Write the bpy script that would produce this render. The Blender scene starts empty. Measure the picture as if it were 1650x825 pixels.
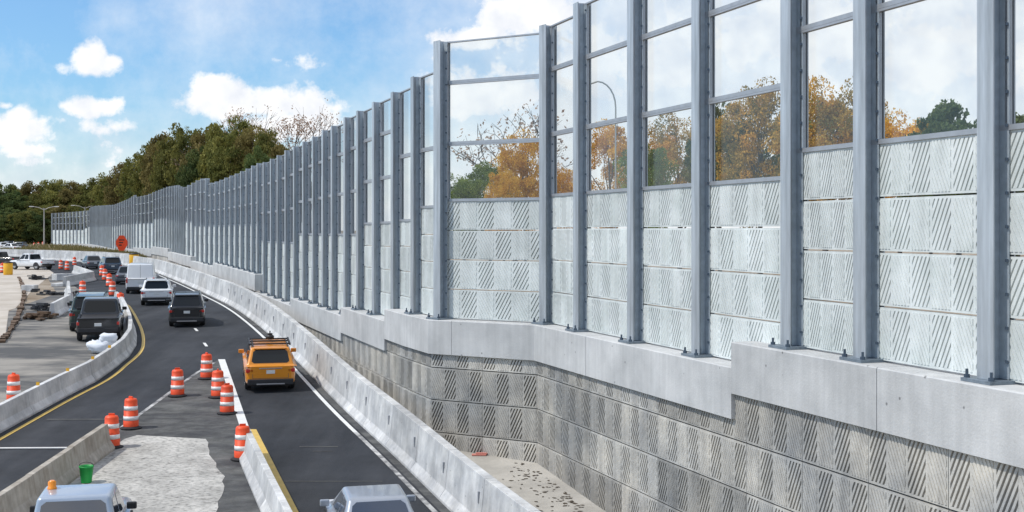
import bpy, bmesh, math, random
import numpy as np
from mathutils import Vector, Matrix
random.seed(7)
rnd = random.Random(11)
S = bpy.context.scene
COL = S.collection
R = math.radians
# ---------------------------------------------------------------- camera
CAMZ = 7.5
F = 2000.0
cam = bpy.data.cameras.new('camera'); camo = bpy.data.objects.new('camera', cam); COL.objects.link(camo)
camo.location = (0, 0, CAMZ); camo.rotation_euler = (R(90), 0, 0)
cam.sensor_width = 36; cam.lens = 36 * F / 1650; cam.shift_y = -42.5 / 1650
cam.clip_start = .1; cam.clip_end = 6000
S.camera = camo
S.view_settings.view_transform = 'Standard'; S.view_settings.look = 'None'
S.view_settings.exposure = 0.22; S.view_settings.gamma = 1
# ---------------------------------------------------------------- light
SUN_EL, SUN_AZ = 54.0, -104.0       # azimuth measured from +Y clockwise: the sun stands to the left, a little behind
sl = bpy.data.lights.new('sun', 'SUN'); so = bpy.data.objects.new('sun', sl); COL.objects.link(so)
sl.energy = 2.6; sl.angle = R(2.0); sl.color = (1, .955, .88)
sd = Vector((math.sin(R(SUN_AZ)) * math.cos(R(SUN_EL)), math.cos(R(SUN_AZ)) * math.cos(R(SUN_EL)), math.sin(R(SUN_EL))))
so.rotation_euler = sd.to_track_quat('Z', 'Y').to_euler(); so.location = (-40, 20, 60)
W = bpy.data.worlds.new('World'); S.world = W; W.use_nodes = True
nt = W.node_tree; nt.nodes.clear()
def wn(t, **k):
    n = nt.nodes.new(t)
    for a, b in k.items(): setattr(n, a, b)
    return n
def wl(a, b): nt.links.new(a, b)
def wmath(op, a, b=None, c=None, clamp=False):
    n = wn('ShaderNodeMath', operation=op); n.use_clamp = clamp
    for i, v in enumerate((a, b, c)):
        if v is None: continue
        if isinstance(v, (int, float)): n.inputs[i].default_value = v
        else: wl(v, n.inputs[i])
    return n.outputs[0]
SKY_K = .115
sky = wn('ShaderNodeTexSky', sky_type='NISHITA'); sky.sun_disc = False
sky.sun_elevation = R(SUN_EL); sky.sun_rotation = R(SUN_AZ); sky.air_density = 1.0; sky.dust_density = .9; sky.ozone_density = 1.6
tc = wn('ShaderNodeTexCoord'); sep = wn('ShaderNodeSeparateXYZ'); wl(tc.outputs['Generated'], sep.inputs[0])
ysafe = wmath('MAXIMUM', wmath('ABSOLUTE', sep.outputs['Y']), .08)
px = wmath('DIVIDE', sep.outputs['X'], ysafe); pz = wmath('DIVIDE', sep.outputs['Z'], ysafe)
cmb = wn('ShaderNodeCombineXYZ'); wl(px, cmb.inputs[0]); wl(pz, cmb.inputs[1])
nz = wn('ShaderNodeTexNoise'); nz.inputs['Scale'].default_value = 26; nz.inputs['Detail'].default_value = 7; nz.inputs['Roughness'].default_value = .62
wl(cmb.outputs[0], nz.inputs['Vector'])
# clouds: (u, v, half width, half height, weight) given as bearings
CL = [(140, 95, 34, 30, 1), (150, 108, 52, 18, 1), (180, 102, 20, 15, .95), (147, 172, 60, 19, .9), (185, 168, 26, 15, .8), (110, 170, 22, 14, .7),
      (20, 205, 100, 40, .8), (35, 185, 40, 24, .85), (8, 170, 24, 10, .8), (355, 142, 52, 34, 1), (375, 165, 100, 36, 1), (440, 170, 85, 34, .95), (505, 180, 65, 40, .9),
      (470, 200, 130, 34, .9), (820, 30, 84, 44, 1), (880, 15, 70, 50, 1), (760, 60, 80, 26, .85), (790, 150, 130, 60, .8), (1000, 100, 200, 90, .85), (1300, 60, 260, 120, .9),
      (1550, 90, 220, 110, .85), (450, 97, 70, 12, .22), (110, 262, 130, 16, .4), (60, 240, 150, 22, .4), (200, 205, 140, 18, .36)]
cur = None
for (u, v, a, b, w) in CL:
    s = wn('ShaderNodeVectorMath', operation='SUBTRACT'); wl(cmb.outputs[0], s.inputs[0]); s.inputs[1].default_value = ((u - 825) / F, (370 - v) / F, 0)
    m = wn('ShaderNodeVectorMath', operation='MULTIPLY'); wl(s.outputs[0], m.inputs[0]); m.inputs[1].default_value = (F / a / 1.25, F / b / 1.25, 0)
    l = wn('ShaderNodeVectorMath', operation='LENGTH'); wl(m.outputs[0], l.inputs[0])
    o = wmath('MULTIPLY', wmath('SUBTRACT', 1.0, l.outputs['Value']), w)
    cur = o if cur is None else wmath('MAXIMUM', cur, o)
cur = wmath('MAXIMUM', cur, -.6)
dens = wmath('ADD', cur, wmath('MULTIPLY', wmath('SUBTRACT', nz.outputs['Fac'], .5), 1.9))
mr = wn('ShaderNodeMapRange'); mr.interpolation_type = 'SMOOTHSTEP'; wl(dens, mr.inputs['Value']); mr.inputs['From Min'].default_value = .08; mr.inputs['From Max'].default_value = .54
front = wmath('GREATER_THAN', sep.outputs['Y'], .08)
maskF = wmath('MULTIPLY', mr.outputs[0], front)
# broken cloud for the rest of the dome
nb = wn('ShaderNodeTexNoise'); nb.inputs['Scale'].default_value = 3.2; nb.inputs['Detail'].default_value = 7; wl(tc.outputs['Generated'], nb.inputs['Vector'])
mb = wn('ShaderNodeMapRange'); wl(nb.outputs['Fac'], mb.inputs['Value']); mb.inputs['From Min'].default_value = .42; mb.inputs['From Max'].default_value = .62
maskB = wmath('MULTIPLY', mb.outputs[0], wmath('MAXIMUM', wmath('SUBTRACT', 1.0, front), wmath('GREATER_THAN', pz, .26)))
# thin veil: towards the right and the horizon
veil = wmath('ADD', wmath('MAXIMUM', wmath('MULTIPLY', wmath('ADD', px, .16), 3.4), 0), wmath('MAXIMUM', wmath('MULTIPLY', wmath('SUBTRACT', .125, pz), 6.5), 0))
vd = wn('ShaderNodeVectorMath', operation='DISTANCE'); wl(cmb.outputs[0], vd.inputs[0]); vd.inputs[1].default_value = ((340 - 825) / F, (370 + 40) / F, 0)
veil = wmath('ADD', veil, wmath('MAXIMUM', wmath('MULTIPLY', wmath('SUBTRACT', .13, vd.outputs['Value']), 3.6), 0))
veil = wmath('MULTIPLY', wmath('ADD', veil, wmath('MULTIPLY', wmath('SUBTRACT', nz.outputs['Fac'], .5), .8)), front)
veil = wmath('MINIMUM', wmath('MAXIMUM', veil, 0.03), .88)
mask = wmath('MAXIMUM', wmath('MAXIMUM', maskF, maskB), veil, clamp=True)
# cloud brightness varies with a finer noise
n2 = wn('ShaderNodeTexNoise'); n2.inputs['Scale'].default_value = 34; n2.inputs['Detail'].default_value = 5; wl(cmb.outputs[0], n2.inputs['Vector'])
cr = wn('ShaderNodeValToRGB'); wl(n2.outputs['Fac'], cr.inputs[0])
cr.color_ramp.elements[0].position = .3; cr.color_ramp.elements[0].color = (.74, .77, .83, 1)
cr.color_ramp.elements[1].position = .6; cr.color_ramp.elements[1].color = (.93, .93, .93, 1)
sc = wn('ShaderNodeVectorMath', operation='SCALE'); wl(cr.outputs[0], sc.inputs[0]); sc.inputs['Scale'].default_value = 1 / SKY_K
tint = wn('ShaderNodeVectorMath', operation='MULTIPLY'); wl(sky.outputs[0], tint.inputs[0]); tint.inputs[1].default_value = (.66, .97, 1.22)
mx = wn('ShaderNodeMix', data_type='RGBA'); wl(mask, mx.inputs['Factor']); wl(tint.outputs[0], mx.inputs[6]); wl(sc.outputs[0], mx.inputs[7])
bg = wn('ShaderNodeBackground'); wl(mx.outputs[2], bg.inputs['Color']); bg.inputs['Strength'].default_value = SKY_K
wo = wn('ShaderNodeOutputWorld'); wl(bg.outputs[0], wo.inputs['Surface'])

# ---------------------------------------------------------------- terrain function
_hY = [-200, 18, 28, 47, 62, 75, 100, 140, 220, 400, 6000]
_hV = [7.9, 7.75, 7.45, 6.2, 5.2, 4.72, 4.6, 4.5, 4.2, 4.2, 4.2]
def hraw(Y): return float(np.interp(Y, _hY, _hV))
def hdep(Y): return sum(hraw(Y + d) for d in (-4, -2, 0, 2, 4)) / 5
def gz(Y): return CAMZ - hdep(Y)
_ys = np.concatenate([np.arange(16, 120, .25), np.arange(120, 800, 1.0)])
_rt = np.array([F * hdep(y) / y for y in _ys])
def G(u, v):
    """ground point under a bearing"""
    Y = float(np.interp(-(v - 370), -_rt, _ys)); return ((u - 825) / F * Y, Y)

# ---------------------------------------------------------------- materials
def mat(name, col, rough=.7, metal=0, var=.0, scale=3.0, bump=0.0, bscale=20, streak=0.0, objvar=0.0, col2=None, detail=5, attr=False, spec=.5, stretch=(1, 1, 1), coat=0, world=False, lo=.35, hi=.65, blot=None, dots=0, trans=0):
    m = bpy.data.materials.new(name); m.use_nodes = True
    t = m.node_tree; N = t.nodes; L = t.links; b = N['Principled BSDF']
    b.inputs['Base Color'].default_value = (*col, 1); b.inputs['Roughness'].default_value = rough; b.inputs['Metallic'].default_value = metal
    b.inputs['Specular IOR Level'].default_value = spec
    if coat: b.inputs['Coat Weight'].default_value = coat; b.inputs['Coat Roughness'].default_value = .06
    tcn = N.new('ShaderNodeTexCoord'); src = tcn.outputs['Object']
    if world:
        g = N.new('ShaderNodeNewGeometry'); src = g.outputs['Position']
    mp = N.new('ShaderNodeMapping'); L.new(src, mp.inputs[0]); mp.inputs['Scale'].default_value = stretch
    oi = N.new('ShaderNodeObjectInfo')
    last = None
    if var or col2:
        n = N.new('ShaderNodeTexNoise'); n.inputs['Scale'].default_value = scale; n.inputs['Detail'].default_value = detail; n.inputs['Roughness'].default_value = .6; L.new(mp.outputs[0], n.inputs['Vector'])
        n.noise_dimensions = '4D'; mm = N.new('ShaderNodeMath'); mm.operation = 'MULTIPLY'; L.new(oi.outputs['Random'], mm.inputs[0]); mm.inputs[1].default_value = 0 if world else 37; L.new(mm.outputs[0], n.inputs['W'])
        r = N.new('ShaderNodeValToRGB'); L.new(n.outputs['Fac'], r.inputs[0]); r.color_ramp.elements[0].position = lo; r.color_ramp.elements[1].position = hi
        c2 = col2 or tuple(min(1, c * (1 + var)) for c in col); c1 = col if col2 else tuple(c * (1 - var) for c in col)
        r.color_ramp.elements[0].color = (*c1, 1); r.color_ramp.elements[1].color = (*c2, 1); last = r.outputs[0]
    def mulby(fac, lo_, hi_):
        nonlocal last
        k = N.new('ShaderNodeMapRange'); L.new(fac, k.inputs['Value']); k.inputs['To Min'].default_value = lo_; k.inputs['To Max'].default_value = hi_
        v = N.new('ShaderNodeVectorMath'); v.operation = 'SCALE'
        if last is None: v.inputs[0].default_value = col
        else: L.new(last, v.inputs[0])
        L.new(k.outputs[0], v.inputs['Scale']); last = v.outputs[0]
        return k
    if streak:
        m2 = N.new('ShaderNodeMapping'); L.new(src, m2.inputs[0]); m2.inputs['Scale'].default_value = (5, 5, .35)
        n = N.new('ShaderNodeTexNoise'); n.inputs['Scale'].default_value = 1.3; n.inputs['Detail'].default_value = 4; L.new(m2.outputs[0], n.inputs['Vector'])
        k = mulby(n.outputs['Fac'], 1 - streak, 1 + streak); k.inputs['From Min'].default_value = .3; k.inputs['From Max'].default_value = .7
    if blot:
        n = N.new('ShaderNodeTexNoise'); n.inputs['Scale'].default_value = blot[0]; n.inputs['Detail'].default_value = 7; n.inputs['Roughness'].default_value = .7; L.new(src, n.inputs['Vector'])
        k = mulby(n.outputs['Fac'], 1 - blot[1], 1 + blot[1]); k.inputs['From Min'].default_value = .35; k.inputs['From Max'].default_value = .65
    if dots:
        vo = N.new('ShaderNodeTexVoronoi'); vo.inputs['Scale'].default_value = dots; L.new(src, vo.inputs['Vector'])
        k = mulby(vo.outputs['Distance'], .45, 1.0); k.inputs['From Min'].default_value = .05; k.inputs['From Max'].default_value = .085
    if objvar:
        if attr:
            a = N.new('ShaderNodeAttribute'); a.attribute_name = 'tint'
            ad = N.new('ShaderNodeMath'); ad.operation = 'ADD'; L.new(a.outputs['Fac'], ad.inputs[0]); L.new(oi.outputs['Random'], ad.inputs[1])
            fr = N.new('ShaderNodeMath'); fr.operation = 'FRACT'; L.new(ad.outputs[0], fr.inputs[0]); mulby(fr.outputs[0], 1 - objvar, 1 + objvar)
        else: mulby(oi.outputs['Random'], 1 - objvar, 1 + objvar)
    if last is not None: L.new(last, b.inputs['Base Color'])
    if bump:
        n = N.new('ShaderNodeTexNoise'); n.inputs['Scale'].default_value = bscale; n.inputs['Detail'].default_value = 4; L.new(src, n.inputs['Vector'])
        bp = N.new('ShaderNodeBump'); bp.inputs['Strength'].default_value = bump; bp.inputs['Distance'].default_value = .02; L.new(n.outputs['Fac'], bp.inputs['Height']); L.new(bp.outputs[0], b.inputs['Normal'])
    return m
M = {}
M['asphalt'] = mat('asphalt', (.021, .024, .030), .85, col2=(.050, .053, .060), scale=.8, bump=.5, bscale=40, world=True, stretch=(1, .14, 1), spec=.3, lo=.35, hi=.7, detail=8, blot=(.35, .25))
M['oldasphalt'] = mat('old asphalt', (.055, .056, .06), .9, col2=(.13, .13, .125), scale=.9, bump=.5, bscale=30, world=True, stretch=(.6, 1.4, 1), spec=.2, detail=10, blot=(2.2, .25))
M['workpave'] = mat('work pavement', (.10, .10, .10), .9, col2=(.30, .28, .25), scale=.9, bump=.5, bscale=20, world=True, stretch=(.22, .6, 1), spec=.2, detail=12, lo=.44, hi=.60)
M['dirt'] = mat('dirt', (.20, .15, .10), .95, col2=(.36, .31, .25), scale=.5, bump=.6, bscale=8, world=True, spec=.2, detail=8)
M['pad'] = mat('pale slab', (.42, .37, .31), .9, col2=(.55, .50, .44), scale=.5, bump=.3, world=True, spec=.3)
M['patch'] = mat('rough concrete', (.16, .155, .145), .9, col2=(.46, .445, .415), scale=6.5, bump=.6, bscale=14, world=True, detail=14, stretch=(1.0, 2.2, 1), lo=.34, hi=.52, blot=(.7, .28), spec=.2)
M['apron'] = mat('apron concrete', (.37, .35, .315), .9, col2=(.49, .465, .42), blot=(1.1, .12), scale=.5, bump=.3, bscale=20, world=True, spec=.3)
M['conc'] = mat('coping concrete', (.44, .445, .445), .8, col2=(.56, .56, .555), scale=.8, bump=.3, bscale=25, streak=.07, detail=9, blot=(.6, .10), dots=2.6, world=True, objvar=.04)
M['face'] = mat('facing concrete', (.29, .295, .295), .85, col2=(.50, .475, .425), scale=.55, detail=9, blot=(1.7, .16), bump=.4, bscale=25, streak=.12, objvar=.25, attr=True, world=True)
M['joint'] = mat('joint shadow gap', (.12, .12, .115), .95)
M['panel'] = mat('white panel', (.55, .59, .575), .75, col2=(.68, .71, .70), scale=1.0, bump=.2, bscale=30, streak=.09, objvar=.08, attr=True, blot=(.8, .07), world=True)
M['barr'] = mat('barrier concrete', (.44, .445, .45), .8, col2=(.60, .595, .58), scale=1.6, bump=.3, bscale=30, streak=.09, objvar=.16, blot=(1.1, .20), dots=3.1)
M['barr_old'] = mat('old barrier concrete', (.30, .26, .21), .85, col2=(.48, .44, .38), scale=1.6, bump=.4, bscale=30, streak=.2, objvar=.1)
M['steel'] = mat('galvanised steel', (.43, .465, .50), .42, metal=.35, var=.20, scale=6, detail=9, bump=.05, streak=.16, objvar=.10)
M['steel2'] = mat('rail steel', (.42, .44, .47), .45, metal=.5, var=.08, scale=5)
M['steel3'] = mat('galvanised angle', (.44, .50, .55), .4, metal=.35, var=.10, scale=7, streak=.1)
M['bolt'] = mat('bolt', (.08, .11, .15), .5, metal=.5)
M['platedark'] = mat('base plate steel', (.20, .24, .28), .5, metal=.5, var=.2, scale=8)
M['white'] = mat('road paint white', (.72, .72, .70), .6, var=.08, scale=4, world=True)
M['wornwhite'] = mat('worn paint white', (.08, .08, .085), .7, col2=(.58, .57, .55), scale=2.2, world=True, lo=.38, hi=.62, detail=10)
M['yellow'] = mat('road paint yellow', (.62, .42, .10), .6, var=.1, scale=4, world=True)
M['orange'] = mat('drum orange', (.74, .070, .012), .5, var=.08, scale=4, objvar=.12)
M['refl'] = mat('reflective white', (.80, .78, .75), .35, var=.05)
M['rubber'] = mat('rubber', (.018, .018, .02), .8)
M['black'] = mat('black plastic', (.02, .02, .022), .5)
M['green'] = mat('bucket green', (.01, .34, .06), .5, var=.1)
M['ydrum'] = mat('amber plastic', (.80, .42, .02), .5, var=.05)
M['sign'] = mat('sign orange', (.85, .07, .01), .4)
M['bag'] = mat('white bag', (.72, .75, .80), .6, var=.06, scale=5, bump=.6, bscale=6)
M['red'] = mat('red paper', (.55, .22, .18), .8)
M['leafdead'] = mat('dead leaf', (.09, .07, .05), .9, objvar=.1)
M['wood'] = mat('trench timber', (.12, .075, .045), .9, var=.3, scale=3)
M['bark'] = mat('bark', (.12, .095, .08), .9, var=.25, scale=4, bump=.6)
M['lamp'] = mat('lamp pole', (.42, .40, .36), .6, metal=.2)
M['chrome'] = mat('wheel alloy', (.45, .45, .46), .3, metal=.8)
M['tail'] = mat('tail lamp red', (.55, .03, .02), .2, coat=.5)
M['head'] = mat('head lamp', (.75, .75, .78), .15)
M['plate'] = mat('plate white', (.7, .7, .68), .5)
M['beacon'] = mat('beacon amber', (.85, .28, .02), .25)
M['carglass'] = mat('car glass', (.010, .014, .018), .06, spec=.35)
M['skyglass'] = mat('sky reflecting car glass', (.015, .03, .06), .03, spec=1, coat=1)
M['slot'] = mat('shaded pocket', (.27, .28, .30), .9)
M['trim'] = mat('lower cladding', (.025, .025, .028), .6)
def paint(name, c, rough=.3, metal=.0): 
    return mat(name, c, rough, metal=metal, var=.03, scale=2, coat=.7)
def leafmat(name, a, b):
    m = mat(name, a, .75, col2=b, scale=.45, detail=6, objvar=.18, lo=.38, hi=.62, spec=.2)
    t = m.node_tree; bs = t.nodes['Principled BSDF']; out = t.nodes['Material Output']
    tr = t.nodes.new('ShaderNodeBsdfTranslucent'); mixn = t.nodes.new('ShaderNodeMixShader'); mixn.inputs[0].default_value = .35
    src = bs.inputs['Base Color'].links[0].from_socket; t.links.new(src, tr.inputs['Color'])
    t.links.new(bs.outputs[0], mixn.inputs[1]); t.links.new(tr.outputs[0], mixn.inputs[2]); t.links.new(mixn.outputs[0], out.inputs['Surface'])
    return m
M['lf_olive'] = leafmat('olive leaves', (.10, .115, .03), (.26, .24, .065))
M['lf_brown'] = leafmat('brown green leaves', (.13, .11, .035), (.29, .235, .085))
M['lf_dark'] = leafmat('dark green leaves', (.06, .10, .035), (.16, .19, .06))
M['lf_green'] = leafmat('mid green leaves', (.09, .15, .03), (.30, .36, .07))
M['lf_gold'] = leafmat('golden leaves', (.55, .26, .02), (.88, .55, .07))
M['lf_rust'] = leafmat('rusty leaves', (.22, .19, .05), (.85, .48, .08))
M['lf_pink'] = leafmat('pale pinkish leaves', (.34, .22, .15), (.55, .42, .33))
M['grass'] = leafmat('dry grass blades', (.10, .11, .03), (.32, .25, .12))
g = bpy.data.materials.new('clear acrylic'); g.use_nodes = True; M['glass'] = g
t = g.node_tree; t.nodes.clear()
tr = t.nodes.new('ShaderNodeBsdfTransparent'); tr.inputs[0].default_value = (.93, .95, .955, 1)
df = t.nodes.new('ShaderNodeBsdfDiffuse'); df.inputs[0].default_value = (.75, .76, .76, 1)
gl = t.nodes.new('ShaderNodeBsdfGlossy'); gl.inputs['Roughness'].default_value = .03; gl.inputs[0].default_value = (.9, .92, .95, 1)
lw = t.nodes.new('ShaderNodeLayerWeight'); lw.inputs['Blend'].default_value = .5      # schlick curve, the same from both sides of a thin pane
pw = t.nodes.new('ShaderNodeMath'); pw.operation = 'POWER'; t.links.new(lw.outputs['Facing'], pw.inputs[0]); pw.inputs[1].default_value = 4.0
fr = t.nodes.new('ShaderNodeMath'); fr.operation = 'MULTIPLY_ADD'; t.links.new(pw.outputs[0], fr.inputs[0]); fr.inputs[1].default_value = .35; fr.inputs[2].default_value = .02
m0 = t.nodes.new('ShaderNodeMixShader'); m0.inputs[0].default_value = .018; t.links.new(tr.outputs[0], m0.inputs[1]); t.links.new(df.outputs[0], m0.inputs[2])
m1 = t.nodes.new('ShaderNodeMixShader'); t.links.new(fr.outputs[0], m1.inputs[0]); t.links.new(m0.outputs[0], m1.inputs[1]); t.links.new(gl.outputs[0], m1.inputs[2])
ou = t.nodes.new('ShaderNodeOutputMaterial'); t.links.new(m1.outputs[0], ou.inputs[0])

# ---------------------------------------------------------------- mesh helpers
class MB:
    def __init__(s): s.v = []; s.f = []; s.mi = []; s.tint = []; s.sm = []
    def add(s, vs, fs, mi=0, tint=0.0, smooth=False):
        o = len(s.v); s.v += [tuple(p) for p in vs]
        for f in fs: s.f.append(tuple(o + i for i in f)); s.mi.append(mi); s.tint.append(tint); s.sm.append(smooth)
    def box(s, x0, x1, y0, y1, z0, z1, mi=0, tint=0.0, T=None):
        vs = [(x, y, z) for z in (z0, z1) for y in (y0, y1) for x in (x0, x1)]
        if T: vs = [T(p) for p in vs]
        s.add(vs, [(0, 2, 3, 1), (4, 5, 7, 6), (0, 1, 5, 4), (2, 6, 7, 3), (0, 4, 6, 2), (1, 3, 7, 5)], mi, tint)
    def prism(s, poly, d0, d1, T, mi=0, tint=0.0):
        """poly in 2D, extruded from d0 to d1; T(a,b,d)->3D"""
        n = len(poly); vs = [T(a, b, d0) for a, b in poly] + [T(a, b, d1) for a, b in poly]
        fs = [tuple(range(n - 1, -1, -1)), tuple(range(n, 2 * n))] + [(i, (i + 1) % n, n + (i + 1) % n, n + i) for i in range(n)]
        s.add(vs, fs, mi, tint)
    def loft(s, rings, mi=0, caps=True, smooth=False, closed=True):
        n = len(rings[0]); o = len(s.v); vs = [p for r in rings for p in r]; fs = []
        for k in range(len(rings) - 1):
            for i in range(n if closed else n - 1):
                j = (i + 1) % n; fs.append((k * n + i, k * n + j, (k + 1) * n + j, (k + 1) * n + i))
        s.add(vs, fs, mi, 0, smooth)
        if caps and closed:
            s.add(rings[0], [tuple(range(n - 1, -1, -1))], mi); s.add(rings[-1], [tuple(range(n))], mi)
    def lathe(s, prof, n=20, c=(0, 0, 0), mi=0, smooth=True):
        rings = [[(c[0] + r * math.cos(2 * math.pi * i / n), c[1] + r * math.sin(2 * math.pi * i / n), c[2] + z) for i in range(n)] for r, z in prof]
        s.loft(rings, mi, True, smooth)
    def tube(s, p, q, r0, r1=None, n=8, mi=0):
        p = Vector(p); q = Vector(q); r1 = r0 if r1 is None else r1; d = (q - p)
        if d.length < 1e-6: return
        a = d.normalized().orthogonal().normalized(); b = d.normalized().cross(a)
        s.loft([[tuple(c + (a * math.cos(2 * math.pi * i / n) + b * math.sin(2 * math.pi * i / n)) * r) for i in range(n)] for c, r in ((p, r0), (q, r1))], mi, True, True)
    def build(s, name, mats, parent=None, loc=None, bevel=0, shared=None):
        me = bpy.data.meshes.new(name); me.from_pydata(s.v, [], s.f)
        mats = mats if isinstance(mats, (list, tuple)) else [mats]
        for m in mats: me.materials.append(m)
        me.polygons.foreach_set('material_index', s.mi); me.polygons.foreach_set('use_smooth', s.sm)
        if any(s.tint):
            a = me.attributes.new('tint', 'FLOAT', 'FACE'); a.data.foreach_set('value', s.tint)
        bm = bmesh.new(); bm.from_mesh(me)
        if bevel:
            bmesh.ops.remove_doubles(bm, verts=bm.verts, dist=1e-4)
            es = [e for e in bm.edges if len(e.link_faces) == 2 and e.calc_face_angle(0) > R(25)]
            bmesh.ops.bevel(bm, geom=es, offset=bevel, segments=4 if bevel > .05 else 2, profile=.55, affect='EDGES', clamp_overlap=True)
        bmesh.ops.recalc_face_normals(bm, faces=bm.faces)
        bm.to_mesh(me); bm.free()
        o = bpy.data.objects.new(name, me); COL.objects.link(o)
        if parent: o.parent = parent
        if loc: o.location = loc
        return o
def inst(me_obj, name, parent, mtx=None, loc=None):
    o = bpy.data.objects.new(name, me_obj.data if hasattr(me_obj, 'data') else me_obj); COL.objects.link(o)
    if parent: o.parent = parent
    if mtx is not None: o.matrix_local = mtx
    if loc is not None: o.location = loc
    return o
def tag(o, label, cat, group=None, kind=None):
    if label: o['label'] = label
    if cat: o['category'] = cat
    if group: o['group'] = group
    if kind: o['kind'] = kind
    return o
def empty(name, loc=(0, 0, 0), rz=0, label=None, cat=None, group=None):
    o = bpy.data.objects.new(name, None); COL.objects.link(o); o.location = loc; o.rotation_euler = (0, 0, rz); o.empty_display_size = .3
    return tag(o, label, cat, group)
def copy_tree(o, parent=None):
    c = o.copy(); COL.objects.link(c); c.parent = parent
    for ch in list(o.children): copy_tree(ch, c)
    return c
ORD = ['first', 'second', 'third', 'fourth', 'fifth', 'sixth', 'seventh', 'eighth', 'ninth', 'tenth', 'eleventh', 'twelfth', 'thirteenth', 'fourteenth', 'fifteenth', 'sixteenth', 'seventeenth', 'eighteenth', 'nineteenth', 'twentieth']
def structure(name, mb, m):
    o = mb.build(name, m); o['kind'] = 'structure'; return o
def pl(pts):
    """X as a function of Y through points"""
    pts = sorted(pts, key=lambda p: p[1]); ys = [p[1] for p in pts]; xs = [p[0] for p in pts]
    return lambda Y: float(np.interp(Y, ys, xs))
def smooth_pl(pts, w=2.0):
    f = pl(pts); return lambda Y: sum(f(Y + d * w) for d in (-1, -.5, 0, .5, 1)) / 5
def strip(mb, fl, fr_, y0, y1, dz, step=1.0, nx=1):
    n = max(2, int((y1 - y0) / step)); vs = []
    for i in range(n + 1):
        Y = y0 + (y1 - y0) * i / n; a = fl(Y); b = fr_(Y)
        for j in range(nx + 1): vs.append((a + (b - a) * j / nx, Y, gz(Y) + dz))
    k = nx + 1
    mb.add(vs, [(i * k + j, i * k + j + 1, (i + 1) * k + j + 1, (i + 1) * k + j) for i in range(n) for j in range(nx)])
def poly_sheet(name, pts, dz, m, step=1.0, kind=True):
    """polygon of ground points triangulated as Y strips (convex in X)"""
    pts = list(pts); ymin = min(p[1] for p in pts); ymax = max(p[1] for p in pts)
    def span(Y):
        xs = []
        for i in range(len(pts)):
            (x0, y0), (x1, y1) = pts[i], pts[(i + 1) % len(pts)]
            if (y0 - Y) * (y1 - Y) <= 0 and y0 != y1: xs.append(x0 + (x1 - x0) * (Y - y0) / (y1 - y0))
        return (min(xs), max(xs)) if xs else (0, 0)
    e = 1e-3; mb = MB(); strip(mb, lambda Y: span(min(max(Y, ymin + e), ymax - e))[0], lambda Y: span(min(max(Y, ymin + e), ymax - e))[1], ymin, ymax, dz, step)
    o = mb.build(name, m)
    if kind: o['kind'] = 'structure'
    return o

# ---------------------------------------------------------------- ground, roads
mb = MB(); ysr = [-60, -20, 0, 10] + list(np.arange(14, 130, 2)) + list(np.arange(130, 420, 10)) + [500, 700, 1000, 1600, 3000, 5000]
xsr = [-3000, -800, -300, -120, -60, -30, -15, 0, 15, 30, 60, 200, 3000]
vs = [(x, y, gz(y)) for y in ysr for x in xsr]; k = len(xsr)
mb.add(vs, [(i * k + j, i * k + j + 1, (i + 1) * k + j + 1, (i + 1) * k + j) for i in range(len(ysr) - 1) for j in range(k - 1)])
structure('ground', mb, M['dirt'])
xr_pts = [(1.9, 22), (.2, 26.7)] + [G(*p) for p in [(715, 815), (636, 736), (558, 665.5), (479, 583), (400, 512), (325.5, 471), (290, 455), (248, 438)]] + [(-50.5, 159), (-68, 180), (-95, 200), (-140, 222)]
XR = smooth_pl(xr_pts, 2.5)                       # foot of the tall barrier on the right
xl_pts = [(-16.6, 18), (-16.6, 46), (-16.4, 50), (-16.9, 54)] + [G(*p) for p in [(218, 570), (222, 548), (219, 532), (211, 513), (199, 492)]] + [(-31.5, 92), (-40, 112), (-52, 140), (-66, 160), (-90, 182), (-140, 206)]
XL = smooth_pl(xl_pts, 1.6)                       # foot of the low barrier on the left
mb = MB(); strip(mb, lambda Y: XL(Y) - .3, lambda Y: XR(Y) + .3, 16, 205, .012, nx=4)
structure('road', mb, M['asphalt'])
# work zone pavement at the left
mb = MB(); WL = pl([(-28, 16), (-28, 40), (-26.5, 55), (-29, 70), (-33, 90), (-45, 120), (-75, 190), (-130, 260)])
strip(mb, WL, lambda Y: XL(Y) - .2, 16, 205, .006, nx=3); structure('work_zone_pavement', mb, M['workpave'])
poly_sheet('pale_pavement', [(-28.5, 60), (-30, 75), (-37, 96), (-48, 130), (-60, 170), (-100, 215), (-130, 250), (-175, 250), (-120, 200), (-80, 140), (-50, 100), (-38, 60)], .010, M['pad'])
# gore between the two carriageways
gl_ = pl([(-13.0, 20), (-13.0, 43), (-13.05, 51), (-12.85, 54.4)])
gr_ = pl([(-3.0, 22), (-5.55, 31), (-8.9, 41.2), (-12.75, 54.4)])
mb = MB(); strip(mb, gl_, gr_, 20, 54.3, .018); structure('gore_pavement', mb, M['oldasphalt'])
poly_sheet('rough_concrete_patch', [(-12.4, 26), (-12.35, 39.6), (-12.1, 40.05)] + [(-9.95 + .0 * k, 40.0) for k in range(1)] + [(float(np.interp(y, [26, 31.5, 35.3, 37, 40], [-6.6, -7.45, -8.2, -8.95, -9.9])) + rnd.uniform(-.08, .08), y) for y in np.arange(39.6, 26, -.35)], .024, M['patch'], .5)
mb = MB(); strip(mb, lambda Y: XR(Y) + .4, pl([(11, 16), (9.5, 22), (7, 30), (2, 40), (-2, 48), (-6, 56), (-12, 76), (-22, 106), (-36, 142), (-56, 180)]), 16, 120, .010); structure('apron_pavement', mb, M['apron'])
def line(name, fx, w, y0, y1, m, dz=.026, step=.6):
    mb = MB(); strip(mb, lambda Y: fx(Y) - w / 2, lambda Y: fx(Y) + w / 2, y0, y1, dz, step); return structure(name, mb, m)
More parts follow.
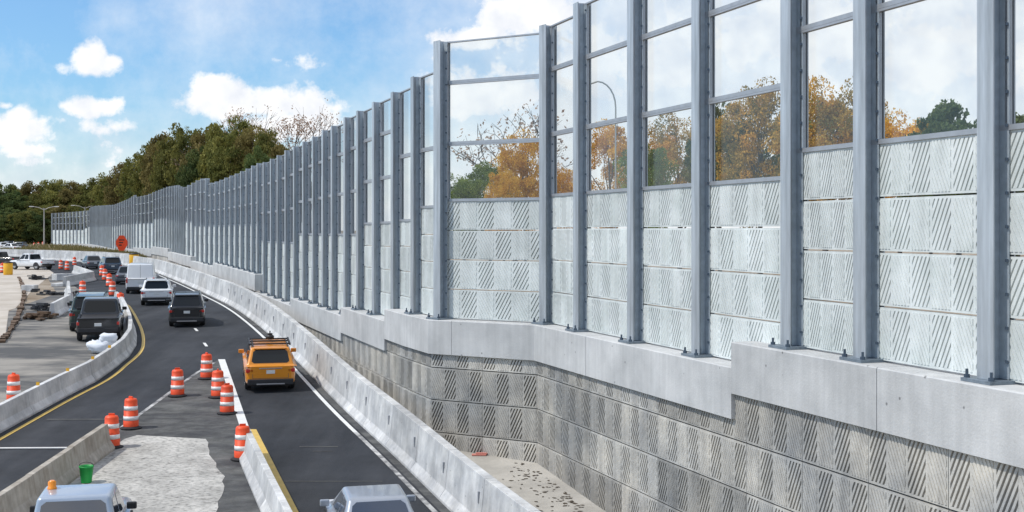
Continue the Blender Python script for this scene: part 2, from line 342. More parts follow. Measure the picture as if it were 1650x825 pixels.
line('white_edge_line', lambda Y: XR(Y) - .42, .15, 40.5, 185, M['white'])
line('white_edge_line', lambda Y: XR(Y) - .42, .15, 22, 40.5, M['wornwhite'])
line('gutter_strip', lambda Y: XR(Y) - .14, .26, 22, 180, M['oldasphalt'], .020)
line('yellow_edge_line', lambda Y: XL(Y) + .30, .15, 18, 88, M['yellow'])
line('gore_line_left', lambda Y: gl_(Y) + .05, .14, 39, 53.6, M['wornwhite'])
line('gore_line_right', lambda Y: gr_(Y) + .02, .30, 40.8, 54.4, M['white'])
line('yellow_median_line', pl([(-2.38, 22), (-5.34, 31), (-8.56, 41.0)]), .20, 22, 40.9, M['yellow'])
for (u, v) in ((331, 556), (316, 532)):
    x, y = G(u, v); line('lane_dash', lambda Y, x=x, y=y: x - .36 * (Y - y), .14, y - .55, y + .55, M['white'])
# shallow trench with timber edge at the far left
poly_sheet('excavated_slab', [(-40, 40), (-23.2, 48), (-24.5, 60), (-30, 74), (-36, 86), (-44, 92), (-60, 90)], .016, M['pad'])
# a few resurfacing seams, worn patches on the lane
mb = MB()
for (x0, x1, y0, y1) in ((-6.1, -5.5, 37.9, 38.0), (-7.0, -3.6, 34.5, 34.56), (-6.6, -5.4, 38.5, 38.58), (-15.9, -13.3, 42.3, 42.5)):
    strip(mb, lambda Y, a=x0: a, lambda Y, a=x1: a, y0, y1, .022, .4)
structure('pavement_seam', mb, M['oldasphalt'])

# ---------------------------------------------------------------- sound wall
def yA(u): return 27000 / (u - 150)
def yB(u):
    if u >= 351: return 21600 / (u - 150)
    return float(np.interp(u, [80, 145, 180, 219, 250, 282, 301, 351], [322, 290, 222, 190, 175, 152, 135, 107.46]))
def L(u, v, Y): return (370 - v) * Y / F
# rows: u, Y, base level, post top, [levels of panes from panel top upwards for the bay to the far side]
P = []
def add(u, Y, base, top, pt, mids=None):
    X = (u - 825) / F * Y
    P.append(dict(X=X, Y=Y, base=base, top=top, pt=pt, mids=mids, u=u))
for u, Y in ((1926, yA(1926)), (1605, yA(1605)), (1400, yA(1400)), (1280, yA(1280))): add(u, Y, -2.28, 6.75, 1.47, (3.8, 5.6))
P[-1]['pt'] = .97; P[-1]['mids'] = (2.8, 4.72)
for u in (1133, 1027, 938): add(u, yA(u), -2.8, 6.25, .97, (2.8, 4.72))
add(883, yA(883), -2.8, 6.06, .88, (2.66, 4.57)); add(712, 38.9, -2.8, 5.9, .70, (2.6,)); add(673, 41.3, -2.8, 5.08, .28, (2.55,))
for u, b, tp, pt in ((640, -3.22, 4.88, .22), (609, -3.22, 4.83, .2), (583, -3.22, 4.77, -.25), (562, -3.57, 4.74, -.26), (541, -3.57, 4.62, -.27), (526, -3.57, 4.6, -.27), (510, -3.57, 4.5, -.27), (494, -3.57, 4.45, -.28),
                     (479, -3.96, 4.40, -.76), (465, -3.96, 4.38, -.77), (452, -3.96, 4.28, -.78), (441, -3.96, 4.23, -.8), (429, -3.96, 4.2, -.8)):
    add(u, yB(u), b, tp, pt)
ut = [80, 124, 144, 146, 153, 184, 207, 218, 221, 238, 250, 271, 290, 292, 306, 322, 333, 340, 353, 368, 386, 405, 415, 419]
vt = [344, 341, 339, 334, 332, 330, 321, 314, 317.5, 314, 309, 301, 298, 304, 298, 289, 286, 295, 292, 285.5, 278.7, 270, 264, 263]
ubb = [80, 140, 143, 180, 212, 250, 252, 275, 277, 298, 299, 317, 318, 337, 338, 375, 420]
vbb = [394, 394, 392, 402, 402, 401, 398, 400, 404, 407, 410, 414, 420, 424, 427, 433.5, 441]
upp = [80, 141, 142, 177, 200, 250, 252, 263, 275, 298, 299, 317, 318, 337, 338, 360, 375, 420]
vpp = [371, 371, 366.7, 366.7, 364, 360, 350, 350, 353, 355, 357.6, 358, 363, 363, 368.6, 368, 365, 363]
ulist = [419, 410, 401, 392, 383, 374.5, 366, 358, 350, 342, 334, 326.5, 319, 312, 305, 298]
pts = [((u - 825) / F * yB(u), yB(u), u) for u in np.arange(298, 79.9, -2)]
acc = 0; SP = 3.4
for a, b in zip(pts[:-1], pts[1:]):
    d = math.hypot(b[0] - a[0], b[1] - a[1]); acc += d
    while acc >= SP:
        acc -= SP; f = 1 - acc / d; ulist.append(a[2] + (b[2] - a[2]) * f)
for u in ulist:
    Y = yB(u); add(u, Y, L(u, np.interp(u, ubb, vbb), Y), L(u, np.interp(u, ut, vt), Y), L(u, np.interp(u, upp, vpp), Y))
for i in range(1, len(P)):      # quantise gentle levels into real steps
    if P[i]['u'] < 425 and abs(P[i]['base'] - P[i-1]['base']) < .3: P[i]['base'] = P[i-1]['base']
    if P[i]['u'] < 425 and abs(P[i]['pt'] - P[i-1]['pt']) < .3: P[i]['pt'] = P[i-1]['pt']
NP = len(P)
for i, p in enumerate(P):
    a = P[max(0, i - 1)]; b = P[min(NP - 1, i + 1)]
    t = Vector((b['X'] - a['X'], b['Y'] - a['Y'])).normalized()
    if i == 7: t = (Vector((P[8]['X'] - p['X'], P[8]['Y'] - p['Y'])).normalized() + 2 * Vector((p['X'] - P[6]['X'], p['Y'] - P[6]['Y'])).normalized()).normalized()
    if i == 8: t = (Vector((p['X'] - P[7]['X'], p['Y'] - P[7]['Y'])).normalized() + 1.2 * Vector((P[9]['X'] - p['X'], P[9]['Y'] - p['Y'])).normalized()).normalized()
    p['t'] = t; p['n'] = Vector((-t.y, t.x)) if (-t.y) < 0 else Vector((t.y, -t.x))
    if p['n'].x > 0: p['n'] = -p['n']
wall = empty('sound_barrier', (P[1]['X'], P[1]['Y'], CAMZ - 2.28), 0, 'long stepped sound wall of galvanised posts, clear panes and white ribbed concrete panels', 'sound wall')
Woff = Matrix.Translation(-wall.location)
def frame_at(x, y, z, t, n):
    """local x along wall, local y = away from the road, z up"""
    return Matrix(((t.x, -n.x, 0, x), (t.y, -n.y, 0, y), (0, 0, 1, z), (0, 0, 0, 1)))
# post mesh, unit height 1 is scaled in z
def post_mesh():
    mb = MB(); w, d = .36, .40
    mb.box(-w/2, w/2, -d/2, -d/2 + .022, 0, 1); mb.box(-w/2, w/2, d/2 - .022, d/2, 0, 1); mb.box(-.009, .009, -d/2 + .022, d/2 - .022, 0, 1)
    return mb.build('post_source', M['steel'])
pm = post_mesh().data; bpy.data.objects.remove(bpy.data.objects['post_source'])
def plate_mesh():
    mb = MB(); mb.box(-.33, .33, -.38, .38, 0, .055)
    o = mb.build('plate_source', M['platedark'], bevel=.006); d = o.data; bpy.data.objects.remove(o); return d
plm = plate_mesh()
def angle_mesh(hh):
    mb = MB()
    for sx in (-1, 1):
        a, b = sorted((sx * .012, sx * .235)); mb.box(a, b, .035, .047, .06, hh - .03)
        a, b = sorted((sx * .012, sx * .024)); mb.box(a, b, -.07, .034, .06, hh - .03)
    z = .3
    while z < hh - .2:
        for x in (-.21, .21): mb.lathe([(.024, z), (.024, z + .045)], 6, (x, .017, 0), 1, smooth=False)
        z += .5
    o = mb.build('s', [M['steel3'], M['bolt']]); d = o.data; bpy.data.objects.remove(o); return d
def bolts_mesh():
    mb = MB()
    mb.lathe([(.045, 0), (.045, .05), (.022, .055), (.022, .13)], 6, smooth=False)
    o = mb.build('bolts_source', M['bolt']); d = o.data; bpy.data.objects.remove(o); return d
bom = bolts_mesh()
def clipbar(poly, x0, x1, z0, z1):
    for ax, lim, sg in ((0, x0, 1), (0, x1, -1), (1, z0, 1), (1, z1, -1)):
        out = []
        for i in range(len(poly)):
            a, b = poly[i], poly[(i + 1) % len(poly)]; da = sg * (a[ax] - lim); db = sg * (b[ax] - lim)
            if da >= 0: out.append(a)
            if (da >= 0) != (db >= 0):
                k = da / (da - db); out.append((a[0] + (b[0] - a[0]) * k, a[1] + (b[1] - a[1]) * k))
        poly = out
        if len(poly) < 3: return None
    return poly
def ribs(mb, x0, x1, z0, z1, deep, T, tint=0.0, dd=.12, gap=.040):
    m_ = .03
    if not deep:
        mb.prism([(x0, z0), (x1, z0), (x1, z1), (x0, z1)], dd, .006, T, 0, tint)
    else:
        for q in ((x0, z0, x0 + m_, z1), (x1 - m_, z0, x1, z1), (x0 + m_, z0, x1 - m_, z0 + m_ * 1.3), (x0 + m_, z1 - m_ * 1.3, x1 - m_, z1)):
            mb.prism([(q[0], q[1]), (q[2], q[1]), (q[2], q[3]), (q[0], q[3])], dd, .006, T, 0, tint)
    x0 += m_; x1 -= m_; z0 += m_ * 1.3; z1 -= m_ * 1.3
    sl_ = .50; pitch = .104 if deep else .085; w = (.104 - gap) if deep else .052
    H = z1 - z0; x = x0 - H * sl_ - pitch
    while x < x1 + H * sl_:
        if not deep: q = [(x, z0), (x + w, z0), (x + w + H * sl_, z1), (x + H * sl_, z1)]
        else: q = [(x + H * sl_, z0), (x + w + H * sl_, z0), (x + w, z1), (x, z1)]
        q = clipbar(q, x0, x1, z0, z1)
        if q and len(q) >= 3: mb.prism(q, dd if deep else .005, 0.004 if deep else -0.007, T, 0, tint)
        x += pitch
def panel_tile(mb, x0, x1, z0, z1, ncol, parity, T, tint=0.0, dd=.12, gap=.050):
    g = .016
    mb.prism([(x0 + g/2, z0 + g), (x1 - g/2, z0 + g), (x1 - g/2, z1 - g), (x0 + g/2, z1 - g)], dd + .04, dd + .0002, T, 0, tint)
    cw = (x1 - x0 - g) / ncol
    for c in range(ncol): ribs(mb, x0 + g/2 + c * cw, x0 + g/2 + (c + 1) * cw, z0 + g, z1 - g, (c + parity) % 2 == 0, T, tint, dd, gap)
UP = []
for par in (0, 1):
    mb = MB(); panel_tile(mb, -1.6, 1.6, 0, .93, 6, par, lambda a, b, d: (a, d, b), 0, .065, .034); o = mb.build('s', M['panel']); UP.append(o.data); bpy.data.objects.remove(o)
rest_panel = MB(); rest_pane = MB(); rest_rail = MB()
npanel = npane = 0
for i, p in enumerate(P):
    lo = min(p['base'], P[max(0, i-1)]['base']) if i and P[i-1]['base'] < p['base'] - .05 else p['base']
    zb = CAMZ + p['base']; hh = p['top'] - p['base']
    fm = frame_at(p['X'], p['Y'], zb, p['t'], p['n'])
    o = inst(pm, 'steel_post', wall, Woff @ fm @ Matrix.Diagonal((1, 1, hh, 1)))
    if i < 34: 
        q = inst(plm, 'base_plate', wall, Woff @ fm)
        for sx in (-.27, .27):
            for sy in ((-.31, .31) if i < 16 else (-.31,)): inst(bom, 'anchor_bolt', q, loc=(sx, sy, .055))
        q = inst(angle_mesh(hh), 'retaining_angle', wall, Woff @ fm)
    if i == NP - 1: break
    nx_ = P[i + 1]
    a = Vector((p['X'], p['Y'])); b = Vector((nx_['X'], nx_['Y'])); d = b - a; ln = d.length; t = d / ln; n = Vector((t.y, -t.x)); n = -n if n.x > 0 else n
    mid = (a + b) / 2
    bb = min(p['base'], nx_['base']) if i > 2 else p['base']
    if i == 3: bb = -2.8
    pt = p['pt']; tp = min(p['top'], nx_['top']) - .02
    if i in (3,): tp = 6.2
    ch = (pt - bb) / 4; clear = ln - .06
    for c in range(4):
        fm = frame_at(mid.x, mid.y, CAMZ + bb + c * ch + .02, t, n) @ Matrix.Translation((0, .06, 0)) @ Matrix.Diagonal((clear / 3.2, 1, ch / .928, 1))
        if npanel < 100: inst(UP[c % 2], 'precast_panel', wall, Woff @ fm); npanel += 1
        else:
            tv = rnd.random()
            def T(a_, b_, d_, fm=fm): return tuple(fm @ Vector((a_, d_, b_)))
            if i < 45: panel_tile(rest_panel, -1.6, 1.6, 0, .93, 6, c % 2, T, tv, .065, .034)
            else: rest_panel.prism([(-1.6, .01), (1.6, .01), (1.6, .92), (-1.6, .92)], .1, 0, T, 0, tv)
    mids = p['mids'] or (pt + (tp - pt) * .37, pt + (tp - pt) * .73)
    lv = [pt] + [m for m in mids if m < tp - .3] + [tp]
    for z0, z1 in zip(lv[:-1], lv[1:]):
        fm = frame_at(mid.x, mid.y, CAMZ, t, n)
        mbp, mbr = (MB(), MB()) if npane < 99 else (rest_pane, rest_rail)
        T = (lambda q: q) if npane < 99 else (lambda q, fm=fm: tuple(fm @ Vector(q)))
        hw = ln / 2 - .03
        mbp.box(-hw + .02, hw - .02, .075, .095, z0 + .03, z1 - .03, T=T)
        mbr.box(-hw, hw, .03, .13, z0 + .002, z0 + .085, T=T); mbr.box(-hw, hw, .03, .13, z1 - .045, z1 - .002, T=T)
        for sx in (-1, 1):
            xx = sx * (hw - .17); mbr.box(min(xx, xx + sx * .05), max(xx, xx + sx * .05), .035, .125, z0 + .086, z1 - .046, T=T)
        if npane < 99:
            o = mbp.build('clear_pane', M['glass'], wall); o.matrix_local = Woff @ fm
            r_ = mbr.build('frame', M['steel2'], o); npane += 1
def rest(mb, name, m, parent, loc):
    o = mb.build(name, m, parent); o.location = (-loc[0], -loc[1], -loc[2]); o['kind'] = 'stuff'; return o
rest(rest_panel, 'precast_panel', M['panel'], wall, wall.location); rest(rest_pane, 'clear_pane', M['glass'], wall, wall.location); rest(rest_rail, 'frame', M['steel2'], wall, wall.location)

# ---------------------------------------------------------------- retaining wall with cast coping and ribbed facing
ret = empty('retaining_wall', (P[1]['X'], P[1]['Y'], gz(P[1]['Y'])), 0, 'grey retaining wall of ribbed facing blocks with smooth concrete coping under the sound wall', 'retaining wall')
RO = Matrix.Translation(-ret.location)
def offs(i, d):
    """post line offset towards the road"""
    p = P[i]
    if 0 < i < NP - 1:
        t1 = Vector((p['X'] - P[i-1]['X'], p['Y'] - P[i-1]['Y'])).normalized(); t2 = Vector((P[i+1]['X'] - p['X'], P[i+1]['Y'] - p['Y'])).normalized()
        n1 = Vector((-t1.y, t1.x)); n2 = Vector((-t2.y, t2.x)); m = (n1 + n2); m = m.normalized(); k = 1 / max(.5, m.dot(n1))
        return Vector((p['X'], p['Y'])) + m * d * k
    j = 1 if i == 0 else i; t1 = Vector((P[j]['X'] - P[j-1]['X'], P[j]['Y'] - P[j-1]['Y'])).normalized(); return Vector((p['X'], p['Y'])) + Vector((-t1.y, t1.x)) * d
def lerp_path(s, d):
    i = int(math.floor(s)); i = max(0, min(NP - 2, i)); f = s - i; return offs(i, d).lerp(offs(i + 1, d), f)
# runs of equal base: split positions in path parameter
runs = []; s0 = 0; cb = P[0]['base']
stepat = {4: 3.42, 10: 9.95}
for i in range(1, NP):
    if abs(P[i]['base'] - cb) > .05:
        s1 = stepat.get(i, i - .30 if P[i]['base'] < cb else i - .45)
        runs.append((s0, s1, cb)); s0 = s1; cb = P[i]['base']
runs.append((s0, NP - 1, cb))
for (a, b, base) in runs:
    ss = [a] + [k for k in range(int(a) + 1, int(math.ceil(b)))] + [b]
    # split long runs into cast lengths
    chunks = []; n = max(1, round((b - a) / 2.2)); cuts = [a + (b - a) * k / n for k in range(n + 1)]
    for c0, c1 in zip(cuts[:-1], cuts[1:]):
        q = [c0] + [k for k in range(int(c0) + 1, int(math.ceil(c1)))] + [c1]; rings = []
        for s in q:
            e = .006 if s == c0 and c0 != a else 0
            f = lerp_path(s, .50); bk = lerp_path(s, -.42); z1 = CAMZ + base; z0 = z1 - 1.05
            rings.append([(f.x, f.y, z0), (f.x, f.y, z1 - .02), (f.x + (bk.x - f.x) * .02, f.y + (bk.y - f.y) * .02, z1), (bk.x, bk.y, z1), (bk.x, bk.y, z0)])
        if c1 != b:   # narrow joint
            r0, r1 = rings[-2], rings[-1]; ll = (Vector(r1[0]) - Vector(r0[0])).length
            rings[-1] = [tuple(Vector(x).lerp(Vector(y), 1 - .018 / ll)) for x, y in zip(r0, r1)]
        m_ = MB(); m_.loft(rings); o = m_.build('coping', M['conc'], ret); o.matrix_local = RO
# facing: tiles along the path
def base_at(s):
    for a, b, c in runs:
        if a <= s <= b: return c
    return runs[-1][2]
nf = 0; rest_face = MB(); back = MB(); s = 0.55
smax = 30.0
# walk the path in 2.0 m panels, broken at plan corners
segs = []
corners = [0.0, 7.0, 8.0, 24.0, 38.0]
for a, b in zip(corners[:-1], corners[1:]):
    pts_ = []; n = int((b - a) * 40)
    q = [lerp_path(a + (b - a) * k / n, .40) for k in range(n + 1)]
    cum = [0]
    for x, y in zip(q[:-1], q[1:]): cum.append(cum[-1] + (y - x).length)
    tot = cum[-1]; m = max(1, round(tot / 2.0))
    sv = [a + (b - a) * k / n for k in range(n + 1)]
    for k in range(m): segs.append((float(np.interp(tot * k / m, cum, sv)), float(np.interp(tot * (k + 1) / m, cum, sv))))
for si, (s0, s1) in enumerate(segs):
    p0 = lerp_path(s0, .40); p1 = lerp_path(s1, .40); d = p1 - p0; ln = d.length; t = d / ln; n = Vector((-t.y, t.x))
    bs = base_at((s0 + s1) / 2); bsl = min(base_at(s0 + .01), base_at(s1 - .01)); top = CAMZ + max(base_at(s0 + .01), base_at(s1 - .01)) - 1.05
    gzb = min(gz(p0.y), gz(p1.y)) - .05
    z = CAMZ - 4.28 + 4.0; rows = []
    while z > gzb: rows.append((z - 1.0, z)); z -= 1.0
    fm = frame_at((p0.x + p1.x) / 2, (p0.y + p1.y) / 2, 0, t, n)
    for (z0, z1) in rows:
        z1 = min(z1, top + .02)
        if z1 - z0 < .12: continue
        par = int(round((z0 * 1))) % 2; tv = rnd.random()
        if nf < 100:
            m_ = MB(); panel_tile(m_, -ln/2, ln/2, z0, z1, 4, int(round(z0 + 100)) % 2, lambda a, b, dd: (a, dd, b), 0)
            m_.tint = [tv] * len(m_.f); o = m_.build('facing_panel', M['face'], ret); o.matrix_local = RO @ fm; nf += 1
        else:
            panel_tile(rest_face, -ln/2, ln/2, z0, z1, 4, int(round(z0 + 100)) % 2, lambda a, b, dd, fm=fm: tuple(fm @ Vector((a, dd, b))), tv)
    bk = (lambda a, b, dd, fm=fm: tuple(fm @ Vector((a, dd, b))))
    back.prism([(-ln/2, gzb), (ln/2, gzb), (ln/2, top), (-ln/2, top)], .3, .06, bk)
for i in range(38, NP - 1):   # plain far stretch down to the ground
    p0 = offs(i, .4); p1 = offs(i + 1, .4); d = p1 - p0; ln = d.length; t = d / ln; n = Vector((-t.y, t.x)); fm = frame_at((p0.x + p1.x) / 2, (p0.y + p1.y) / 2, 0, t, n)
    rest_face.prism([(-ln/2, gz(p1.y) - .3), (ln/2, gz(p1.y) - .3), (ln/2, CAMZ + P[i]['base'] - 1.04), (-ln/2, CAMZ + P[i]['base'] - 1.04)], .2, 0, (lambda a, b, dd, fm=fm: tuple(fm @ Vector((a, dd, b)))), 0, rnd.random())
rest(rest_face, 'facing_panel', M['face'], ret, ret.location)
o = back.build('backing', M['joint'], ret); o.location = -Vector(ret.location)
# retained ground behind the wall
mb = MB(); vs = []
for i, p in enumerate(P):
    b = offs(i, -.44); z = CAMZ + min(p['base'], P[max(0, i-1)]['base']) - .25
    vs += [(b.x, b.y, z), (b.x + 60, b.y + 10, z + .2), (b.x + 600, b.y + 60, z + 1)]
mb.add(vs, [(i * 3 + j, i * 3 + j + 1, i * 3 + 4 + j, i * 3 + 3 + j) for i in range(NP - 1) for j in (0, 1)])
structure('retained_ground', mb, M['dirt'])

# ---------------------------------------------------------------- tall barrier along the apron (cast in place): one thing, sections as parts
tb = empty('concrete_barrier', (XR(32), 32, gz(32)), 0, 'tall pale concrete barrier curving along the right edge of the road below the wall', 'concrete barrier')
def sweep(fx, y0, y1, prof, mb, n=3, flip=1):
    rings = []
    for k in range(n + 1):
        Y = y0 + (y1 - y0) * k / n; e = .3; dx = (fx(Y + e) - fx(Y - e)) / (2 * e); nn = Vector((1, -dx)).normalized()
        x = fx(Y); rings.append([(x + nn.x * a * flip, Y + nn.y * a * flip, gz(Y) + b) for a, b in prof])
    mb.loft(rings)
TP = [(0, 0), (0, .08), (.16, .30), (.27, 1.32), (.52, 1.32), (.56, 0)]
Y = 21.0; k = 0
while Y < 182:
    dx = (XR(Y + 1) - XR(Y - 1)) / 2; st = 3.05 / math.hypot(1, dx)
    m_ = MB(); sweep(XR, Y, Y + st - .02, TP, m_); o = m_.build('wall_section', M['barr'], tb, bevel=.012); o.location = -Vector(tb.location)
    if Y < 80:      # narrow drain/lifting slot
        m_ = MB(); e = .1; xm = XR(Y + .1); nn = Vector((1, -dx)).normalized(); tt = Vector((dx, 1)).normalized()
        c = Vector((XR(Y + .25), Y + .25)); 
        def T(q): 
            v = c + nn * q[0] + tt * q[1]; return (v.x, v.y, gz(c.y) + q[2])
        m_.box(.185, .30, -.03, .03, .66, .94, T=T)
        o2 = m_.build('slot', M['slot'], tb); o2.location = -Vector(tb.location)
    Y += st; k += 1
# ---------------------------------------------------------------- low precast barriers, each segment a thing
JP = [(-.30, 0), (-.30, .08), (-.16, .30), (-.09, .81), (.09, .81), (.16, .30), (.30, .08), (.30, 0)]
def seg_mesh(L_, m):
    mb = MB(); rings = [[(a, y, b) for a, b in JP] for y in (0, L_)]; mb.loft(rings); o = mb.build('s', m, bevel=.015); d = o.data; bpy.data.objects.remove(o); return d
SEG = seg_mesh(2.98, M['barr']); SEGO = seg_mesh(2.98, M['barr_old'])
def place_seg(data, x0, y0, x1, y1, label, group):
    o = bpy.data.objects.new('barrier_segment', data); COL.objects.link(o)
    d = Vector((x1 - x0, y1 - y0, gz(y1) - gz(y0))); o.location = (x0, y0, gz(y0) + .01)
    yv = d.normalized(); xv = Vector((yv.y, -yv.x, 0)).normalized(); zv = xv.cross(yv)
    o.matrix_world = Matrix(((xv.x, yv.x, zv.x, x0), (xv.y, yv.y, zv.y, y0), (xv.z, yv.z, zv.z, gz(y0) + .012), (0, 0, 0, 1))) @ Matrix.Diagonal((1, d.length / 3.0, 1, 1))
    tag(o, label, 'concrete barrier', group); return o
Y = 34.2; x = XL(Y) - .32; k = 0
while Y < 76 and k < 20:
    dx = (XL(Y + 1.5) - XL(Y)) / 1.5; st = 3.0 / math.hypot(1, dx); y2 = Y + st; x2 = XL(y2) - .32
    place_seg(SEG, x, Y, x2, y2, f'{ORD[k]} segment from the left edge, in the low pale barrier curving behind the yellow line', 'low barrier segments beside the yellow line')
    x, Y = x2, y2; k += 1
ENDL = (x, Y)
for k in range(5):
    y1 = 38.2 - 3.0 * k
    place_seg(SEGO, -12.52, y1 - 3.0, -12.50, y1, f'{ORD[k]} segment from the far end of the stained brown barrier beside the green bucket', 'stained barrier segments left of the median')
for k in range(5):
    y1 = 37.6 - 2.87 * k; xa = -8.04 + (37.6 - y1) * .325
    place_seg(SEG, xa + 2.87 * .325, y1 - 2.87, xa, y1, f'{ORD[k]} segment from the drum, in the pale median barrier beside the yellow line', 'pale barrier segments right of the median')
# barrier pieces in the work zone
for i, (u0, v0, u1, v1, lab) in enumerate([(84, 512, 112, 496, 'pale barrier segment lying nearest the dark debris in the work zone'), (112, 494, 110, 470, 'upright-standing pale barrier segment behind the dark green SUV'), (104, 462, 150, 452, 'long pale barrier piece behind the orange drum near the parked trucks'), (150, 452, 120, 440, 'barrier piece angled toward the far work trucks')]):
    a = G(u0, v0); b = G(u1, v1); place_seg(SEG, *a, *b, lab, 'loose barrier segments in the work zone')
# far low barrier closing the outside of the bend (white band below the grass)
pf = [(-50.5, 165), (-58, 176), (-68, 187), (-80, 196), (-95, 205)]
fxf = None
mb = MB()
for (a, b) in zip(pf[:-1], pf[1:]):
    d = Vector((b[0] - a[0], b[1] - a[1])); nn = Vector((d.y, -d.x)).normalized()
    mb.loft([[(q[0] + nn.x * x, q[1] + nn.y * x, gz(q[1]) + z * 1.5) for x, z in JP] for q in (a, b)])
tag(mb.build('far_barrier', M['barr']), 'distant pale barrier band below the dry grass at the bend', 'concrete barrier')

# ---------------------------------------------------------------- drums
def make_drum():
    r = empty('traffic_drum'); z = [(.235, .06), (.235, .26), (.228, .265), (.228, .42), (.218, .425), (.218, .58), (.208, .585), (.208, .74), (.198, .745), (.198, .90), (.17, .96), (.09, .98)]
    m_ = MB(); m_.lathe(z, 24); m_.build('drum_body', M['orange'], r)
    for z0, rr in ((.275, .2295), (.595, .2095)):
        m_ = MB(); m_.lathe([(rr - .004, z0), (rr + .003, z0), (rr + .003, z0 + .135), (rr - .004, z0 + .135)], 24); m_.build('reflective_band', M['refl'], r)
    m_ = MB(); m_.lathe([(.34, 0), (.34, .03), (.26, .06), (.24, .075), (.2, .075)], 16, smooth=False); m_.build('rubber_base', M['rubber'], r)
    m_ = MB(); m_.box(-.09, .09, -.02, .02, .975, 1.04); m_.build('handle', M['orange'], r, bevel=.01)
    return r
drum0 = make_drum(); used = False
DR = [(22, 648, 'orange drum behind the low barrier at the left edge of the photo'), (211, 691, 'orange drum standing on the left gore line, left of the rough patch'),
      (180, 722, 'orange drum at the far end of the stained brown barrier'), (286, 639, 'orange drum alone on the left gore line below the apex'),
      (333, 611, 'orange drum at the very apex of the gore'), (351, 641, 'orange drum on the white line, just below the apex drum'), (366, 667, 'orange drum on the white line nearest the orange SUV, above the barrier drum'),
      (391, 741, 'orange drum at the end of the pale median barrier'), (133, 476, 'orange drum behind the dark green SUV'), (194, 500, 'orange drum at the far end of the low curved barrier'),
      (181, 477, 'orange drum in the far row, nearest the white van'), (176, 462, 'second nearest drum of the far row beside the van'), (169, 452, 'middle drum of the far row beside the road'), (164, 445, 'farthest drum of the row beside the road bend'),
      (98, 434, 'orange drum beside the white work truck'), (55, 398, 'leftmost orange drum of the distant cluster'), (62, 397, 'middle orange drum of the distant cluster'), (69, 396, 'rightmost orange drum of the distant cluster'), (37, 399, 'orange drum among the distant parked cars'), (108, 436, 'orange drum right of the white work truck, by the far barrier'), (4, 440, 'orange drum at the very left edge beside the amber drum'), (52, 420, 'orange drum between the dark truck and the white work truck'), (120, 428, 'small orange drum on the far lane left of the grey car')]
for (u, v, lab) in DR:
    x, y = G(u, v); o = drum0 if not used else copy_tree(drum0); used = True
    sc_ = 1.0 if v > 440 else 1.25
    o.location = (x, y, gz(y) + .02); o.rotation_euler = (0, 0, rnd.random() * 6); o.scale = (1.05, 1.05, 1.0 * 1.02)
    tag(o, lab, 'traffic drum', 'orange and white traffic drums')

